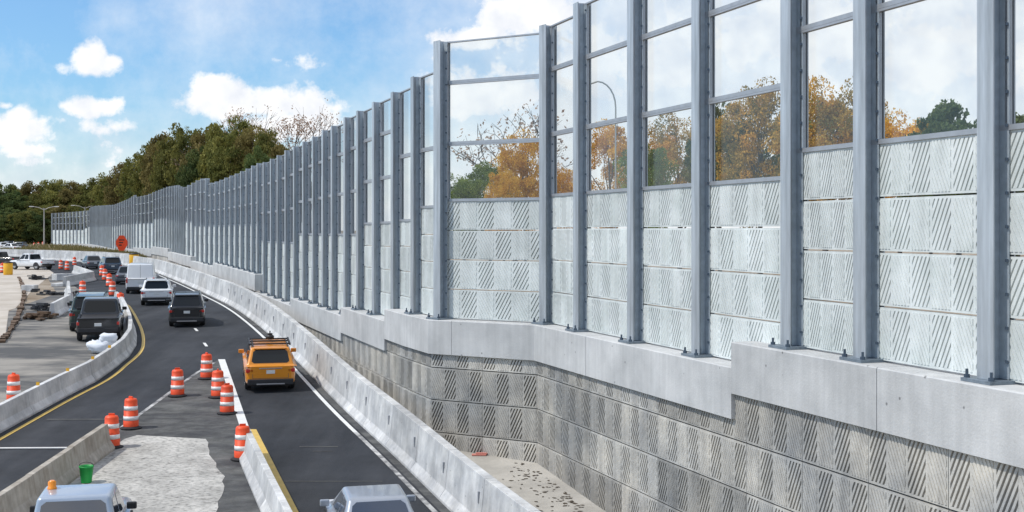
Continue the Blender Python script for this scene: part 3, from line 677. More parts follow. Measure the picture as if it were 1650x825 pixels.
# ---------------------------------------------------------------- vehicles
def quadwin(mb, c, i0, i1, j0, j1, nrm, off=.008, th=.02):
    """window on the quad c = [bl, br, tr, tl]"""
    def pt(u, v): return (c[0] * (1-u) + c[1] * u) * (1-v) + (c[3] * (1-u) + c[2] * u) * v
    r = .07; uv = [(i0 + r*(i1-i0), j0), (i1 - r*(i1-i0), j0), (i1, j0 + .14*(j1-j0)), (i1, j1 - .14*(j1-j0)), (i1 - r*(i1-i0), j1), (i0 + r*(i1-i0), j1), (i0, j1 - .14*(j1-j0)), (i0, j0 + .14*(j1-j0))]
    a = [pt(u, v) + nrm * off for u, v in uv]; b = [p - nrm * th for p in a]; n = len(a)
    mb.add([tuple(p) for p in a + b], [tuple(range(n)), tuple(range(2*n-1, n-1, -1))] + [(i, i + n, (i+1) % n + n, (i+1) % n) for i in range(n)])
def vehicle(name, label, cat, u, v, m_, L_=4.6, Wd=1.85, H=1.65, style='suv', head=None, rack=False, scale=1.0, xy=None, group=None, rearlow=True, plate=True, glass='carglass'):
    x, y = xy or G(u, v)
    if head is None: head = .72 * math.atan2(-(XR(y + 4) - XR(y)), 4)
    root = empty(name, (x, y, gz(y) + .014), head, label, cat, group); root.rotation_euler = (math.atan2(gz(y + L_) - gz(y), L_), 0, head)
    w = Wd / 2
    belt = {'suv': .62, 'sedan': .60, 'van': .52, 'pickup': .60}[style] * H
    rearbelt = belt
    # lower body
    st = {'suv': [(0, .82, .46, .97), (.03, .88, .40, .99), (.10, .94, .34, 1.0), (.28, .985, .28, 1.0), (.9, 1, .24, 1.0), (L_ - 1.6, 1, .24, 1.0), (L_ - 1.1, .99, .24, .97), (L_ - .35, .95, .28, .84), (L_ - .06, .88, .34, .74), (L_, .80, .40, .62)],
          'sedan': [(0, .80, .46, .86), (.03, .86, .40, .91), (.10, .93, .35, .96), (.3, .97, .27, .98), (.9, 1, .22, 1.0), (L_ - 1.6, 1, .22, 1.0), (L_ - 1.1, .99, .22, .96), (L_ - .35, .94, .26, .80), (L_ - .06, .87, .32, .70), (L_, .78, .38, .60)],
          'van': [(0, .92, .40, 1.0), (.05, .97, .34, 1.0), (.3, 1, .28, 1.0), (L_ - 1.4, 1, .26, 1.0), (L_ - .8, .99, .26, .95), (L_ - .25, .94, .28, .84), (L_, .82, .36, .62)],
          'pickup': [(0, .92, .55, 1.0), (.05, .96, .5, 1.0), (.3, .99, .42, 1.0), (2.0, 1, .36, 1.0), (L_ - 1.6, 1, .34, 1.0), (L_ - 1.2, .99, .34, 1.0), (L_ - .3, .97, .36, .93), (L_ - .05, .92, .42, .86), (L_, .85, .46, .75)]}[style]
    rings = []
    for (yy, fw, zb, ft) in st:
        ww = w * fw; zt = belt * ft; zm = zb + (zt - zb) * .45
        half = [(ww * .86, zb), (ww * .96, zb + .05), (ww * .99, zb + .13), (ww, zm), (ww * .995, zt - .22), (ww * .975, zt - .12), (ww * .94, zt - .05), (ww * .88, zt - .012), (ww * .80, zt)]
        rings.append([(a, yy, z) for a, z in half] + [(-a, yy, z) for a, z in reversed(half)])
    mb = MB(); mb.loft(rings, 0, True, True); body = mb.build('body', m_, root)
    for p_ in body.data.polygons: p_.use_smooth = True
    try:
        ed = body.modifiers.new('edge', 'EDGE_SPLIT'); ed.split_angle = R(38)
    except Exception: pass
    # cabin frustum
    rb, rt_, fb, ftp = {'suv': (.10, .42, L_ - 1.15, L_ - 2.0), 'sedan': (.75, 1.45, L_ - 1.15, L_ - 2.05), 'van': (.03, .12, L_ - .95, L_ - 1.75), 'pickup': (2.0, 2.15, L_ - 1.35, L_ - 2.15)}[style]
    wb = w * .93; wt = w * {'suv': .76, 'sedan': .70, 'van': .84, 'pickup': .78}[style]; z0 = belt - .03; z1 = H
    V = [Vector(p) for p in ((-wb, rb, z0), (wb, rb, z0), (wb, fb, z0), (-wb, fb, z0), (-wt, rt_, z1), (wt, rt_, z1), (wt, ftp, z1), (-wt, ftp, z1))]
    mb = MB(); mb.add(V, [(0, 1, 2, 3), (4, 5, 6, 7), (0, 1, 5, 4), (1, 2, 6, 5), (2, 3, 7, 6), (3, 0, 4, 7)]); cab = mb.build('cabin', m_, root, bevel=.10)
    for p_ in cab.data.polygons: p_.use_smooth = True
    ed = cab.modifiers.new('edge', 'EDGE_SPLIT'); ed.split_angle = R(30)
    def fq(a, b, c, d):
        c4 = [V[a], V[b], V[c], V[d]]; n = (c4[1] - c4[0]).cross(c4[3] - c4[0]).normalized(); return c4, n
    q, n = fq(0, 1, 5, 4)
    if style == 'van':
        mb = MB(); quadwin(mb, q, .495, .505, .02, .96, n, off=.004); mb.build('rear_door_seam', M['trim'], root)
    else:
        mb = MB(); quadwin(mb, q, .08, .92, .16, .88, n); mb.build('rear_window', M[glass], root)
    q, n = fq(2, 3, 7, 6); mb = MB(); quadwin(mb, q, .06, .94, .10, .92, n); mb.build('windscreen', M[glass], root)
    wins = {'suv': ((.05, .24), (.27, .54), (.57, .90)), 'sedan': ((.16, .48), (.52, .86)), 'van': ((.72, .93),), 'pickup': ((.08, .44), (.50, .90))}[style]
    for idx, flip in (((1, 2, 6, 5), False), ((3, 0, 4, 7), True)):
        q, n = fq(*idx)
        for a, b in wins:
            if flip: a, b = 1 - b, 1 - a
            mb = MB(); quadwin(mb, q, a, b, .18, .86, n); mb.build('side_window', M[glass], root)
    if style in ('suv', 'sedan'):      # tailgate shut lines, handle strip, reflectors
        mb = MB(); zz = belt * .66
        for sx in (-1, 1): mb.box(sx * w * .70 - .006, sx * w * .70 + .006, -.008, .03, .55, belt * .70)
        mb.box(-w * .70, w * .70, -.008, .03, .545, .557); mb.build('shut_line', M['joint'], root)
        mb = MB(); mb.box(-w * .45, w * .45, -.02, .03, belt * .88, belt * .915); mb.build('handle_strip', M['chrome'] if m_.name != 'black paint' else M['trim'], root, bevel=.008)
        mb = MB(); mb.box(-w * .55, w * .55, -.085, -.02, .31, .36); mb.build('diffuser', M['chrome'] if style == 'suv' else M['trim'], root, bevel=.01)
    for sx in (-1, 1):                 # door handles and door shut lines
        for yy in ((L_ * .36, L_ * .55) if style != 'van' else (L_ * .72,)):
            mb = MB(); a, b = sorted((sx * w * .985, sx * (w + .025))); mb.box(a, b, yy, yy + .16, belt * .80, belt * .83); mb.build('door_handle', m_, root, bevel=.006)
    # rear bumper, plate, lamps
    mb = MB(); mb.box(-w * .90, w * .90, -.07, .25, .30 if style != 'pickup' else .48, .52 if style != 'pickup' else .68); mb.build('bumper', M['trim'] if style in ('suv', 'van', 'pickup') else m_, root, bevel=.03)
    if plate: mb = MB(); mb.box(-.16, .16, -.02 if style != 'pickup' else -.085, .03, belt * .70, belt * .70 + .14); mb.build('licence_plate', M['plate'], root, bevel=.004)
    for sx in (-1, 1):
        mb = MB(); hz = (belt * .74, belt * .88) if style != 'van' else (belt * .75, belt * 1.15)
        if style == 'van': hz = (belt * .7, belt * 1.05)
        a, b = sorted((sx * w * (.66 if style in ('suv', 'sedan') else .84), sx * w * .965)); mb.box(a, b, .0 if style in ('suv', 'sedan') else -.012, .24, *hz); mb.build('tail_light', M['tail'], root, bevel=.03)
        mb = MB(); a, b = sorted((sx * w * .55, sx * w * .88)); mb.box(a, b, L_ - .35, L_ - .02, belt * .62, belt * .74); mb.build('headlight', M['head'], root, bevel=.02)
        mb = MB(); a, b = sorted((sx * (w * .97), sx * (w + .19))); my = fb - .45; mb.box(a, b, my, my + .09, belt + .02, belt + .18); mb.build('mirror', m_ if style != 'pickup' else M['black'], root, bevel=.03)
        mb = MB(); a, b = sorted((sx * (w * .93), sx * (w * .93 + .02)))
        for yy in (.85, L_ - .95):
            wr = .34 if style in ('suv', 'van') else (.40 if style == 'pickup' else .32)
            wh = empty('wheel', (sx * (w - .13), yy, wr)); wh.parent = root
            def cyl(m2, r0, x0, x1, n=20):
                m2.loft([[(xx, r_ * math.cos(2*math.pi*i/n), r_ * math.sin(2*math.pi*i/n)) for i in range(n)] for xx, r_ in ((x0, r0 * .93), (x0 + .03, r0), (x1 - .03, r0), (x1, r0 * .93))], 0, True, True)
            m2 = MB(); cyl(m2, wr, -.115, .115); m2.build('tyre', M['rubber'], wh)
            m2 = MB(); cyl(m2, wr * .62, .05 * sx + (-.075), .05 * sx + .075); m2.build('rim', M['chrome'], wh)
            m2 = MB(); n_ = 16; ra = wr + .055      # dark wheel arch lining, just proud of the side
            arc = [(yy + ra * math.cos(math.pi * i / n_), wr + ra * math.sin(math.pi * i / n_)) for i in range(n_ + 1)] 
            xx0, xx1 = sorted((sx * (w * .90), sx * (w * .999 + .006)))
            m2.add([(xx0, p, q_) for p, q_ in arc] + [(xx1, p, q_) for p, q_ in arc], [tuple(range(n_ + 1)), tuple(range(2 * n_ + 1, n_, -1))] + [(i, i + 1, i + n_ + 2, i + n_ + 1) for i in range(n_)])
            m2.build('wheel_arch', M['trim'], root)
    mb = MB(); mb.box(-w * .8, w * .8, .3, L_ - .4, .2 if style != 'pickup' else .32, .34 if style != 'pickup' else .5); mb.build('chassis', M['trim'], root)
    if style == 'suv':
        for sx in (-1, 1):
            mb = MB(); mb.tube((sx * wt * .9, rt_ + .15, H + .05), (sx * wt * .9, ftp - .15, H + .05), .02); mb.tube((sx * wt * .9, rt_ + .15, H + .05), (sx * wt * .9, rt_ + .12, H - .02), .02); mb.tube((sx * wt * .9, ftp - .15, H + .05), (sx * wt * .9, ftp - .1, H - .02), .02); mb.build('roof_rail', M['black'], root)
        mb = MB(); mb.box(-wt * .85, wt * .85, rt_ - .12, rt_ + .10, H - .05, H - .015); mb.build('spoiler', m_, root, bevel=.012)
    if rack:
        mb = MB()
        for yy in (rt_ + .5, (rt_ + ftp) / 2 + .2, ftp - .3): mb.box(-w * .84, w * .84, yy, yy + .05, H + .03, H + .08)
        for sx in (-1, 1): mb.box(sx * w * .80 - .03, sx * w * .80 + .03, rt_ + .35, ftp - .2, H + .02, H + .10)
        mb.build('roof_rack', M['black'], root)
    if style == 'pickup':
        mb = MB(); mb.box(-w * .82, w * .82, .10, 1.94, belt - .03, belt + .004); mb.build('bed_floor', M['trim'], root)
        mb = MB()
        for sx in (-1, 1): mb.box(sx * w * .89 - .05, sx * w * .89 + .05, .03, 1.98, belt - .06, belt + .05)
        mb.box(-w * .84, w * .84, .0, .07, belt - .06, belt + .05); mb.build('bed_rail', m_, root, bevel=.012)
    return root
C = lambda n, c, **k: paint(n, c, **k)
silver = C('silver paint', (.38, .41, .46), rough=.3, metal=.4); white = C('white paint', (.74, .75, .76)); blackp = C('black paint', (.012, .013, .015)); orangep = C('orange paint', (.74, .27, .015), metal=.05)
dgreen = C('dark green paint', (.015, .035, .03)); navy = C('navy paint', (.02, .05, .09)); greyp = C('grey paint', (.10, .11, .13), metal=.3); palebl = C('pale blue grey paint', (.40, .46, .54), metal=.3)
vehicle('car', 'silver car at the bottom edge of the photo in the right lane', 'car', 0, 0, silver, 4.6, 1.86, 1.50, 'sedan', xy=(-2.62, 26.1), head=.25, glass='skyglass')
o = vehicle('suv', 'orange SUV with black roof rack driving in the right lane', 'car', 436, 633, orangep, 4.5, 1.90, 1.66, 'suv', rack=True)
mb = MB(); mb.tube((.05, 1.9, 1.74), (.05, 1.9, 1.98), .10); mb.lathe([(.12, 0), (.16, .02), (.16, .10), (.1, .14)], 14, (.05, 1.9, 1.78)); mb.tube((.05, 1.9, 1.9), (.05, 1.9, 2.08), .025); mb.build('roof_mount', M['black'], o)
vehicle('suv', 'black SUV ahead of the orange one, in the middle of the road', 'car', 301, 528, blackp, 4.5, 1.84, 1.68, 'suv')
vehicle('hatchback', 'white crossover driving just behind the white van', 'car', 252, 493, white, 4.4, 1.90, 1.58, 'suv')
vehicle('van', 'white panel van ahead of the white crossover', 'van', 226, 474, white, 5.4, 2.05, 2.15, 'van')
vehicle('car', 'dark car half hidden left of the white van', 'car', 204, 459, greyp, 4.4, 1.8, 1.5, 'sedan')
vehicle('car', 'dark blue car driving farthest ahead near the bend', 'car', 182, 442, navy, 4.6, 1.9, 1.7, 'suv', head=.45)
vehicle('car', 'grey car near the far bend beside the drum row', 'car', 154, 434, greyp, 4.6, 1.85, 1.5, 'sedan', head=.5)
vehicle('suv', 'dark green SUV parked behind the black pickup in the work zone', 'car', 144, 536, dgreen, 4.8, 2.0, 1.8, 'suv', head=.27)
vehicle('pickup_truck', 'black pickup truck parked beside the white bags', 'pickup', 158, 552, blackp, 5.4, 2.02, 1.85, 'pickup', head=.27)
pk = vehicle('pickup_truck', 'pale blue work pickup with an amber beacon at bottom left', 'pickup', 0, 0, palebl, 5.4, 1.90, 1.82, 'pickup', xy=(-8.85, 24.2), head=.20, glass='skyglass')
bc = MB(); bc.lathe([(.10, 0), (.10, .03), (.085, .035), (.085, .15), (.05, .18)], 16, (-.55, 2.9, 1.82)); bc.build('beacon', M['beacon'], pk)
bc = MB(); bc.box(-.25, .84, 1.05, 1.6, 1.12, 1.34); bc.build('toolbox', white, pk, bevel=.03)
vehicle('work_truck', 'white work truck beside an orange drum in the far work zone', 'pickup', 78, 435, white, 5.2, 2.0, 1.8, 'pickup', head=1.1)
vehicle('flatbed_truck', 'dark truck at the left edge behind the amber drum', 'pickup', 30, 428, blackp, 5.6, 2.1, 1.7, 'pickup', head=1.35)
for i, (u, v, m_, lab) in enumerate([(8, 402, white, 'leftmost of the distant parked cars, white'), (20, 400, greyp, 'distant grey parked car, second from the left edge'), (30, 405, white, 'distant white parked car above the dark truck'), (42, 402, navy, 'distant navy parked car, rightmost of the cluster'), (6, 391, dgreen, 'distant dark parked car in the back row, left'), (24, 392, silver, 'distant silver parked car in the back row')]):
    vehicle('parked_car', lab, 'car', u, v, m_, 4.6, 1.85, 1.55, 'suv' if i % 2 else 'sedan', head=.5 + .3 * i, group='distant parked cars')

# ---------------------------------------------------------------- small things
x, y = G(145, 779); mb = MB(); r = empty('bucket', (x - .1, y, gz(y) + .03), 0, 'bright green bucket beside the stained brown barrier', 'bucket')
mb.lathe([(.14, 0), (.19, .42), (.20, .42), (.20, .46), (.18, .46), (.17, .40), (.12, .03)], 20); mb.build('pail', M['green'], r)
mb = MB(); pp = [(.20 * math.cos(a), 0, .44 + .02 - .0 + .10 * math.sin(a)) for a in [math.pi * i / 8 for i in range(9)]]
for a, b in zip(pp[:-1], pp[1:]): mb.tube(a, b, .008)
mb.build('handle', M['black'], r)
def blob(c, r, n=14, m=9, seed=1, squash=.6):
    rr = random.Random(seed); rings = []
    for j in range(1, m):
        th = math.pi * j / m; rings.append([])
        for i in range(n):
            ph = 2 * math.pi * i / n; k = 1 + rr.uniform(-.16, .16); s_ = abs(math.sin(th)) ** .5
            rings[-1].append((c[0] + r[0] * k * s_ * math.cos(ph), c[1] + r[1] * k * s_ * math.sin(ph), max(0, c[2] + r[2] + r[2] * k * math.cos(th))))
    return rings
for k, (u, v, a_, b_, c_, zz, lab) in enumerate([(163, 569, .62, .38, .30, 0, 'large white sack lying behind the black pickup'), (170, 567, .40, .32, .22, .46, 'smaller white sack on top of the large white one')]):
    x, y = G(u, v if k == 0 else 569); x += .15 * k; mb = MB(); mb.loft(blob((0, 0, 0), (a_, b_, c_), seed=k + 3), 0, True, True)
    o = mb.build('sack', M['bag'], loc=(x, y, gz(y) + .01 + zz)); tag(o, lab, 'sack', 'white sacks by the black pickup')
def ydrum(u, v, s_, lab):
    x, y = G(u, v); r = empty('amber_drum', (x, y, gz(y) + .01), 0, lab, 'crash cushion'); mb = MB()
    mb.lathe([(.42 * s_, 0), (.45 * s_, .1), (.45 * s_, 1.15 * s_), (.40 * s_, 1.22 * s_)], 20); mb.build('barrel_body', M['ydrum'], r)
    mb = MB(); mb.lathe([(.47 * s_, 1.2 * s_), (.47 * s_, 1.27 * s_), (.2, 1.33 * s_)], 20); mb.build('lid', M['black'], r)
ydrum(216, 430, 1.25, 'amber crash drum standing against the far barrier below the orange sign'); ydrum(13, 443, 1.0, 'amber drum at the left edge in front of the dark truck')
# orange sign
x, y = G(196, 413); r = empty('road_work_sign', (x, y, gz(y)), .3, 'bright orange diamond warning sign on a stand near the far bend', 'road sign')
s_ = 1.25; zc = (413 - 392) / F * y
mb = MB(); mb.prism([(-s_ * .72, zc - .25), (0 - .35, zc - s_), (.35, zc - s_), (s_ * .72, zc - .25), (s_ * .72, zc + .35), (.35, zc + s_), (-.35, zc + s_), (-s_ * .72, zc + .35)], 0, .03, lambda a, b, d: (a, d, b)); mb.build('sign_face', M['sign'], r)
mb = MB()
for a in range(3): mb.box(-.42, .42 - .2 * a, -.012, -.002, zc + .45 - a * .42, zc + .62 - a * .42)
mb.build('symbol', M['black'], r)
mb = MB(); mb.tube((0, .06, 0), (0, .06, zc), .05); mb.tube((-.7, .06, .03), (.7, .06, .03), .04); mb.tube((0, -.6, .03), (0, .7, .03), .04); mb.build('stand', M['lamp'], r)
# street lamps
def lampost(x, y, h, arm, lab, z0, two=True):
    r = empty('street_lamp', (x, y, z0), .2, lab, 'street lamp', 'twin arm street lamps at the far bend'); mb = MB(); mb.tube((0, 0, 0), (0, 0, h), .19, .12); mb.build('pole', M['lamp'], r)
    for sx in (-1, 1):
        mb = MB(); mb.tube((0, 0, h - .5), (sx * arm * .5, 0, h + .1), .10, .08); mb.tube((sx * arm * .5, 0, h + .1), (sx * arm, 0, h + .3), .08); a = mb.build('arm', M['lamp'], r)
        mb = MB(); a_, b_ = sorted((sx * arm, sx * (arm + 1.0))); mb.box(a_, b_, -.2, .2, h + .22, h + .40); mb.build('lamp_head', M['refl'], a, bevel=.04)
def lamp_at(u, Y, vtop, arm, lab, z0): lampost((u - 825) / F * Y, Y, CAMZ + L(u, vtop, Y) - z0, arm, lab, z0)
lamp_at(71, 300, 335, 2.4, 'twin armed street lamp left of the end of the sound wall', gz(300))
lamp_at(137, 335, 333, 2.6, 'twin armed street lamp rising behind the far sound wall', gz(330))
# single curved lamp behind the panes
Yl = 62; xl = (992 - 825) / F * Yl; r = empty('curved_lamp', (xl, Yl, CAMZ - 2.9), 0, 'slender curved lamp post seen through the panes right of the corner', 'street lamp'); mb = MB(); pts_ = [(0, 0, 0), (0, 0, 9.0)] + [(-.0 - .9 + .9 * math.cos(a), 0, 9 + 1.3 * math.sin(a)) for a in [math.pi * .5 * k / 6 for k in range(1, 7)]] + [(-1.5, 0, 10.1)]
for a, b in zip(pts_[:-1], pts_[1:]): mb.tube(a, b, .04)
mb.build('pole', M['lamp'], r); mb = MB(); mb.box(-2.0, -1.4, -.12, .12, 9.9, 10.05); mb.build('lamp_head', M['lamp'], r, bevel=.03)
for k, (u, v, sx, sy, sz, lab) in enumerate([(48, 470, .5, .4, .5, 'small pale concrete block on the work pavement beside the timber edging'), (110, 448, .9, .4, .4, 'pale flat concrete block behind the long barrier piece'), (96, 452, .5, .5, .6, 'square pale block below the white work truck'), (60, 432, 1.0, .5, .6, 'low white block left of the white work truck'), (100, 461, 1.2, .5, .25, 'flat white slab in front of the barrier piece')]):
    x, y = G(u, v); mb = MB(); mb.box(-sx, sx, -sy, sy, 0, sz); o = mb.build('concrete_block', M['barr'], loc=(x, y, gz(y) + .01), bevel=.04); o.rotation_euler = (0, 0, .4 * k); tag(o, lab, 'concrete block', 'loose concrete blocks in the work zone')
# debris in work zone
for k, (u, v, a, b, h, lab) in enumerate([(74, 500, 1.3, .7, .5, 'dark heap of debris nearest the pale barrier piece'), (70, 514, 1.0, .6, .3, 'low dark scrap heap in front of the debris'), (84, 475, 2.2, .5, .25, 'long dark scrap pile on the work pavement'), (62, 451, 1.2, .6, .3, 'small dark pile beyond the scrap')]):
    x, y = G(u, v); rr = random.Random(k); mb = MB()
    for q in range(16):
        cx, cy = rr.gauss(0, a * .4), rr.gauss(0, b * .5); ang = rr.random() * 3; sx, sy, sz = rr.uniform(.15, .5), rr.uniform(.05, .15), rr.uniform(.03, .10); cz = abs(rr.gauss(0, h * .5))
        ca, sa = math.cos(ang), math.sin(ang)
        mb.box(-sx, sx, -sy, sy, cz, cz + sz * 2, T=lambda p, ca=ca, sa=sa, cx=cx, cy=cy: (cx + p[0]*ca - p[1]*sa, cy + p[0]*sa + p[1]*ca, p[2]))
    tag(mb.build('debris_pile', M['trim'] if k != 1 else M['wood'], loc=(x, y, gz(y) + .01)), lab, 'debris', 'dark debris piles')
tp_ = [G(*q) for q in ((2, 553), (14, 538), (26, 518), (35, 496), (39, 478), (37, 462), (30, 447))]
mb = MB()
for a, b in zip(tp_[:-1], tp_[1:]):
    d = Vector((b[0] - a[0], b[1] - a[1])); nn = Vector((d.y, -d.x)).normalized()
    n_ = 8
    for k in range(n_):
        q0 = Vector(a).lerp(Vector(b), k / n_); q1 = Vector(a).lerp(Vector(b), (k + .9) / n_); w_ = rnd.uniform(.06, .18)
        vs = [(q.x + nn.x * o_, q.y + nn.y * o_, gz(q.y) + z) for z in (.02, rnd.uniform(.08, .2)) for q in (q0, q1) for o_ in (-w_, w_)]
        mb.add(vs, [(0, 1, 3, 2), (4, 6, 7, 5), (0, 4, 5, 1), (2, 3, 7, 6), (0, 2, 6, 4), (1, 5, 7, 3)])
tag(mb.build('timber_edging', M['wood']), 'curved brown timber edging of the pale slab at far left', 'edging')
# pipe on the stained barrier side, stub markers
mb = MB(); z = gz(37) + .5
mb.tube((-16.0, 38.2, gz(38) + .06), (-13.2, 38.3, gz(38) + .06), .03); mb.tube((-13.2, 38.3, gz(38) + .06), (-13.05, 37.6, gz(38) + .05), .03)
tag(mb.build('white_pipe', M['refl']), 'thin white pipe lying across the left lane by the stained barrier', 'pipe')
for k, (u, v) in enumerate([(46, 628), (105, 603), (152, 582), (180, 562)]):
    # reflector on top of the barrier
    Yr = 2000 * (7.5 - .81 - 0) / 1; Yr = G(u, v + 30)[1]; x = XL(Yr) - .32
    mb = MB(); mb.box(-.06, .06, -.01, .01, 0, .12); tag(mb.build('reflector', M['ydrum'], loc=(x, Yr, gz(Yr) + .82)), f'{ORD[k]} small amber reflector from the left, on top of the low curved barrier', 'reflector', 'amber reflectors on the low barrier')
# litter on the apron
x, y = (-.55, 35.4); x = (772 - 825) / F * 37.5; y = 37.5
mb = MB(); mb.box(-.22, .22, -.12, .12, 0, .03); mb.box(-.1, .25, -.05, .1, .03, .07); tag(mb.build('red_wrapper', M['red'], loc=(x, y, gz(y) + .012), bevel=.01), 'crumpled red wrapper on the pale concrete apron', 'litter')
mb = MB(); rr = random.Random(5)
for q in range(190):
    cx0 = rr.choice([(870, 775, 38), (915, 800, 30), (845, 770, 25), (900, 780, 60), (930, 815, 30)])
    u = rr.gauss(cx0[0], cx0[2] * .7); v = rr.gauss(cx0[1], 8 + cx0[2] * .15)
    x, y = G(u, v)
    # keep inside the apron
    if x > 13.5 - .3375 * y - .75 or x < XR(y) + .8: continue
    a = rr.random() * 6; s_ = rr.uniform(.03, .10); z = gz(y) + .012
    mb.add([(x + s_ * math.cos(a), y + s_ * math.sin(a), z + rr.random() * .02), (x - s_ * math.sin(a) * .6, y + s_ * math.cos(a) * .6, z + .012), (x - s_ * math.cos(a), y - s_ * math.sin(a), z + rr.random() * .02), (x + s_ * .6 * math.sin(a), y - s_ * .6 * math.cos(a), z + .006)], [(0, 1, 2, 3)])
tag(mb.build('leaf_litter', M['leafdead']), 'scattered dark dead leaves on the apron', 'leaf litter', kind='stuff')

# ---------------------------------------------------------------- dry grass bank
mb = MB(); vs = []; edge = [(-48, 163), (-53, 172), (-62, 185), (-75, 198), (-92, 215), (-118, 240)]
inner = [(-55, 182), (-60, 196), (-70, 222), (-85, 250), (-100, 285), (-122, 318)]
for a, b in zip(edge, inner): vs += [(a[0], a[1], gz(a[1]) + .3), ((a[0] + b[0]) / 2, (a[1] + b[1]) / 2, gz(b[1]) + .45), (b[0], b[1], gz(b[1]) + .5)]
mb.add(vs, [(i * 3 + j, i * 3 + j + 1, i * 3 + j + 4, i * 3 + j + 3) for i in range(5) for j in (0, 1)]); structure('grass_bank', mb, M['dirt'])
mb = MB(); rr = random.Random(3)
for q in range(16000):
    i = rr.random() * 4.999; k = int(i); f = i - k; a = Vector(edge[k]).lerp(Vector(edge[k+1]), f); b = Vector(inner[k]).lerp(Vector(inner[k+1]), f); g_ = rr.random() ** 1.3; p = a.lerp(b, g_)
    z = gz(p.y) + .25; h_ = rr.uniform(.25, .9); w_ = rr.uniform(.05, .16); an = rr.random() * 3; dx, dy = math.cos(an) * w_, math.sin(an) * w_
    mb.add([(p.x - dx, p.y - dy, z), (p.x + dx, p.y + dy, z), (p.x + rr.uniform(-.2, .2), p.y, z + h_)], [(0, 1, 2)])
tag(mb.build('dry_grass', M['grass']), 'dry tan and green grass on the bank below the far wall', 'grass', kind='stuff')

# ---------------------------------------------------------------- trees
def crown_mesh(name, m, seed, nclump=70, leaves=130, leaf=.30, rx=4.5, rz=5.5, holes=.0, zc=9.0):
    rg = np.random.default_rng(seed)
    d = rg.normal(size=(nclump, 3)); d /= np.linalg.norm(d, axis=1)[:, None]
    rad = rg.uniform(.35, 1.0, nclump) ** .6
    c = d * rad[:, None] * np.array([rx, rx, rz]) * np.array([1, 1, 1]) + np.array([0, 0, zc])
    c[:, 2] += rg.normal(size=nclump) * .4
    cr_ = rg.uniform(.13, .30, nclump) * rx
    P_ = []
    for k in range(nclump):
        q = rg.normal(size=(leaves, 3)); q /= np.linalg.norm(q, axis=1)[:, None]; q *= (rg.uniform(.2, 1.0, leaves) ** .5)[:, None] * cr_[k] * np.array([1.15, 1.15, .75]); P_.append(c[k] + q)
    P_ = np.concatenate(P_); n = len(P_)
    a = rg.normal(size=(n, 3)); a /= np.linalg.norm(a, axis=1)[:, None]; b = np.cross(a, rg.normal(size=(n, 3))); b /= np.linalg.norm(b, axis=1)[:, None]
    s_ = rg.uniform(.5, 1.2, n)[:, None] * leaf
    V_ = np.stack([P_ - a * s_, P_ - b * s_ * .6, P_ + a * s_, P_ + b * s_ * .6], 1).reshape(-1, 3)
    me = bpy.data.meshes.new(name); me.vertices.add(4 * n); me.vertices.foreach_set('co', V_.ravel()); me.loops.add(4 * n); me.loops.foreach_set('vertex_index', np.arange(4 * n, dtype=np.int32))
    me.polygons.add(n); me.polygons.foreach_set('loop_start', np.arange(0, 4 * n, 4, dtype=np.int32)); me.polygons.foreach_set('loop_total', np.full(n, 4, dtype=np.int32)); me.materials.append(m); me.update(); me.validate()
    return me
def trunk_mesh(seed, h=9, n=7, r=.28, spread=3.5, zt=12):
    rr = random.Random(seed); mb = MB(); mb.tube((0, 0, 0), (0, 0, h * .55), r, r * .7); mb.tube((0, 0, h * .55), (rr.uniform(-.4, .4), rr.uniform(-.4, .4), zt), r * .7, .05)
    for k in range(n):
        a = rr.random() * 6.28; z0 = rr.uniform(h * .35, h * .9); mb.tube((0, 0, z0), (spread * math.cos(a) * rr.uniform(.5, 1), spread * math.sin(a) * rr.uniform(.5, 1), z0 + rr.uniform(2, 5)), r * .35, .03, 6)
    o = mb.build('s', M['bark']); d = o.data; bpy.data.objects.remove(o); return d
TM = [trunk_mesh(s_) for s_ in range(3)]
CR = {}
for nm, mk, sd_ in (('olive', 'lf_olive', (1, 2, 3)), ('brown', 'lf_brown', (4, 5)), ('dark', 'lf_dark', (6, 7)), ('green', 'lf_green', (8, 9)), ('gold', 'lf_gold', (10, 11)), ('rust', 'lf_rust', (12, 13, 14))):
    small = nm in ('green', 'gold', 'rust')
    CR[nm] = [crown_mesh(nm + '_crown', M[mk], s_, 110 if small else 120, 230 if small else 120, .12 if small else .22, 4.2, 4.6, zc=8.6) for s_ in sd_]
ti = 0
def tree(kind, u, vtop, Y, wpx, lab, base_h=-3.2, group='trees beyond the sound wall', name='broadleaf_tree'):
    """height from the bearing of its top, width from its apparent width"""
    global ti
    x = (u - 825) / F * Y; z0 = CAMZ + base_h; top = CAMZ + L(u, vtop, Y); h = top - z0; kx = (wpx / F * Y) / 9.5; kz = h / 14.0
    r = empty(name, (x, Y, z0), rnd.random() * 6.28, lab, 'tree', group)
    t_ = inst(TM[ti % 3], 'trunk', r); t_.scale = (kx, kx, kz); c = inst(CR[kind][ti % len(CR[kind])], 'crown', r); c.scale = (kx, kx, kz); ti += 1
    return r
fard = [(-6, 292, 44), (14, 289, 46), (34, 292, 40), (56, 287, 44), (78, 284, 44), (98, 283, 42), (118, 291, 40), (138, 289, 40), (156, 283, 42), (174, 279, 44)]
for k, (u, v, w_) in enumerate(fard):
    for row in range(3):
        tree(('dark' if k < 2 else 'olive') if (k + row) % 3 else ('brown' if k > 2 else 'dark'), u + row * 9, v + (0, 18, 44)[row] + rnd.uniform(-3, 3), 380 - row * 20, w_ * 1.25, f'{ORD[k]} tree from the left edge in the {("tall back", "lower middle", "bushy front")[row]} row of the distant wood', base_h=-4.2, group='trees of the distant wood')
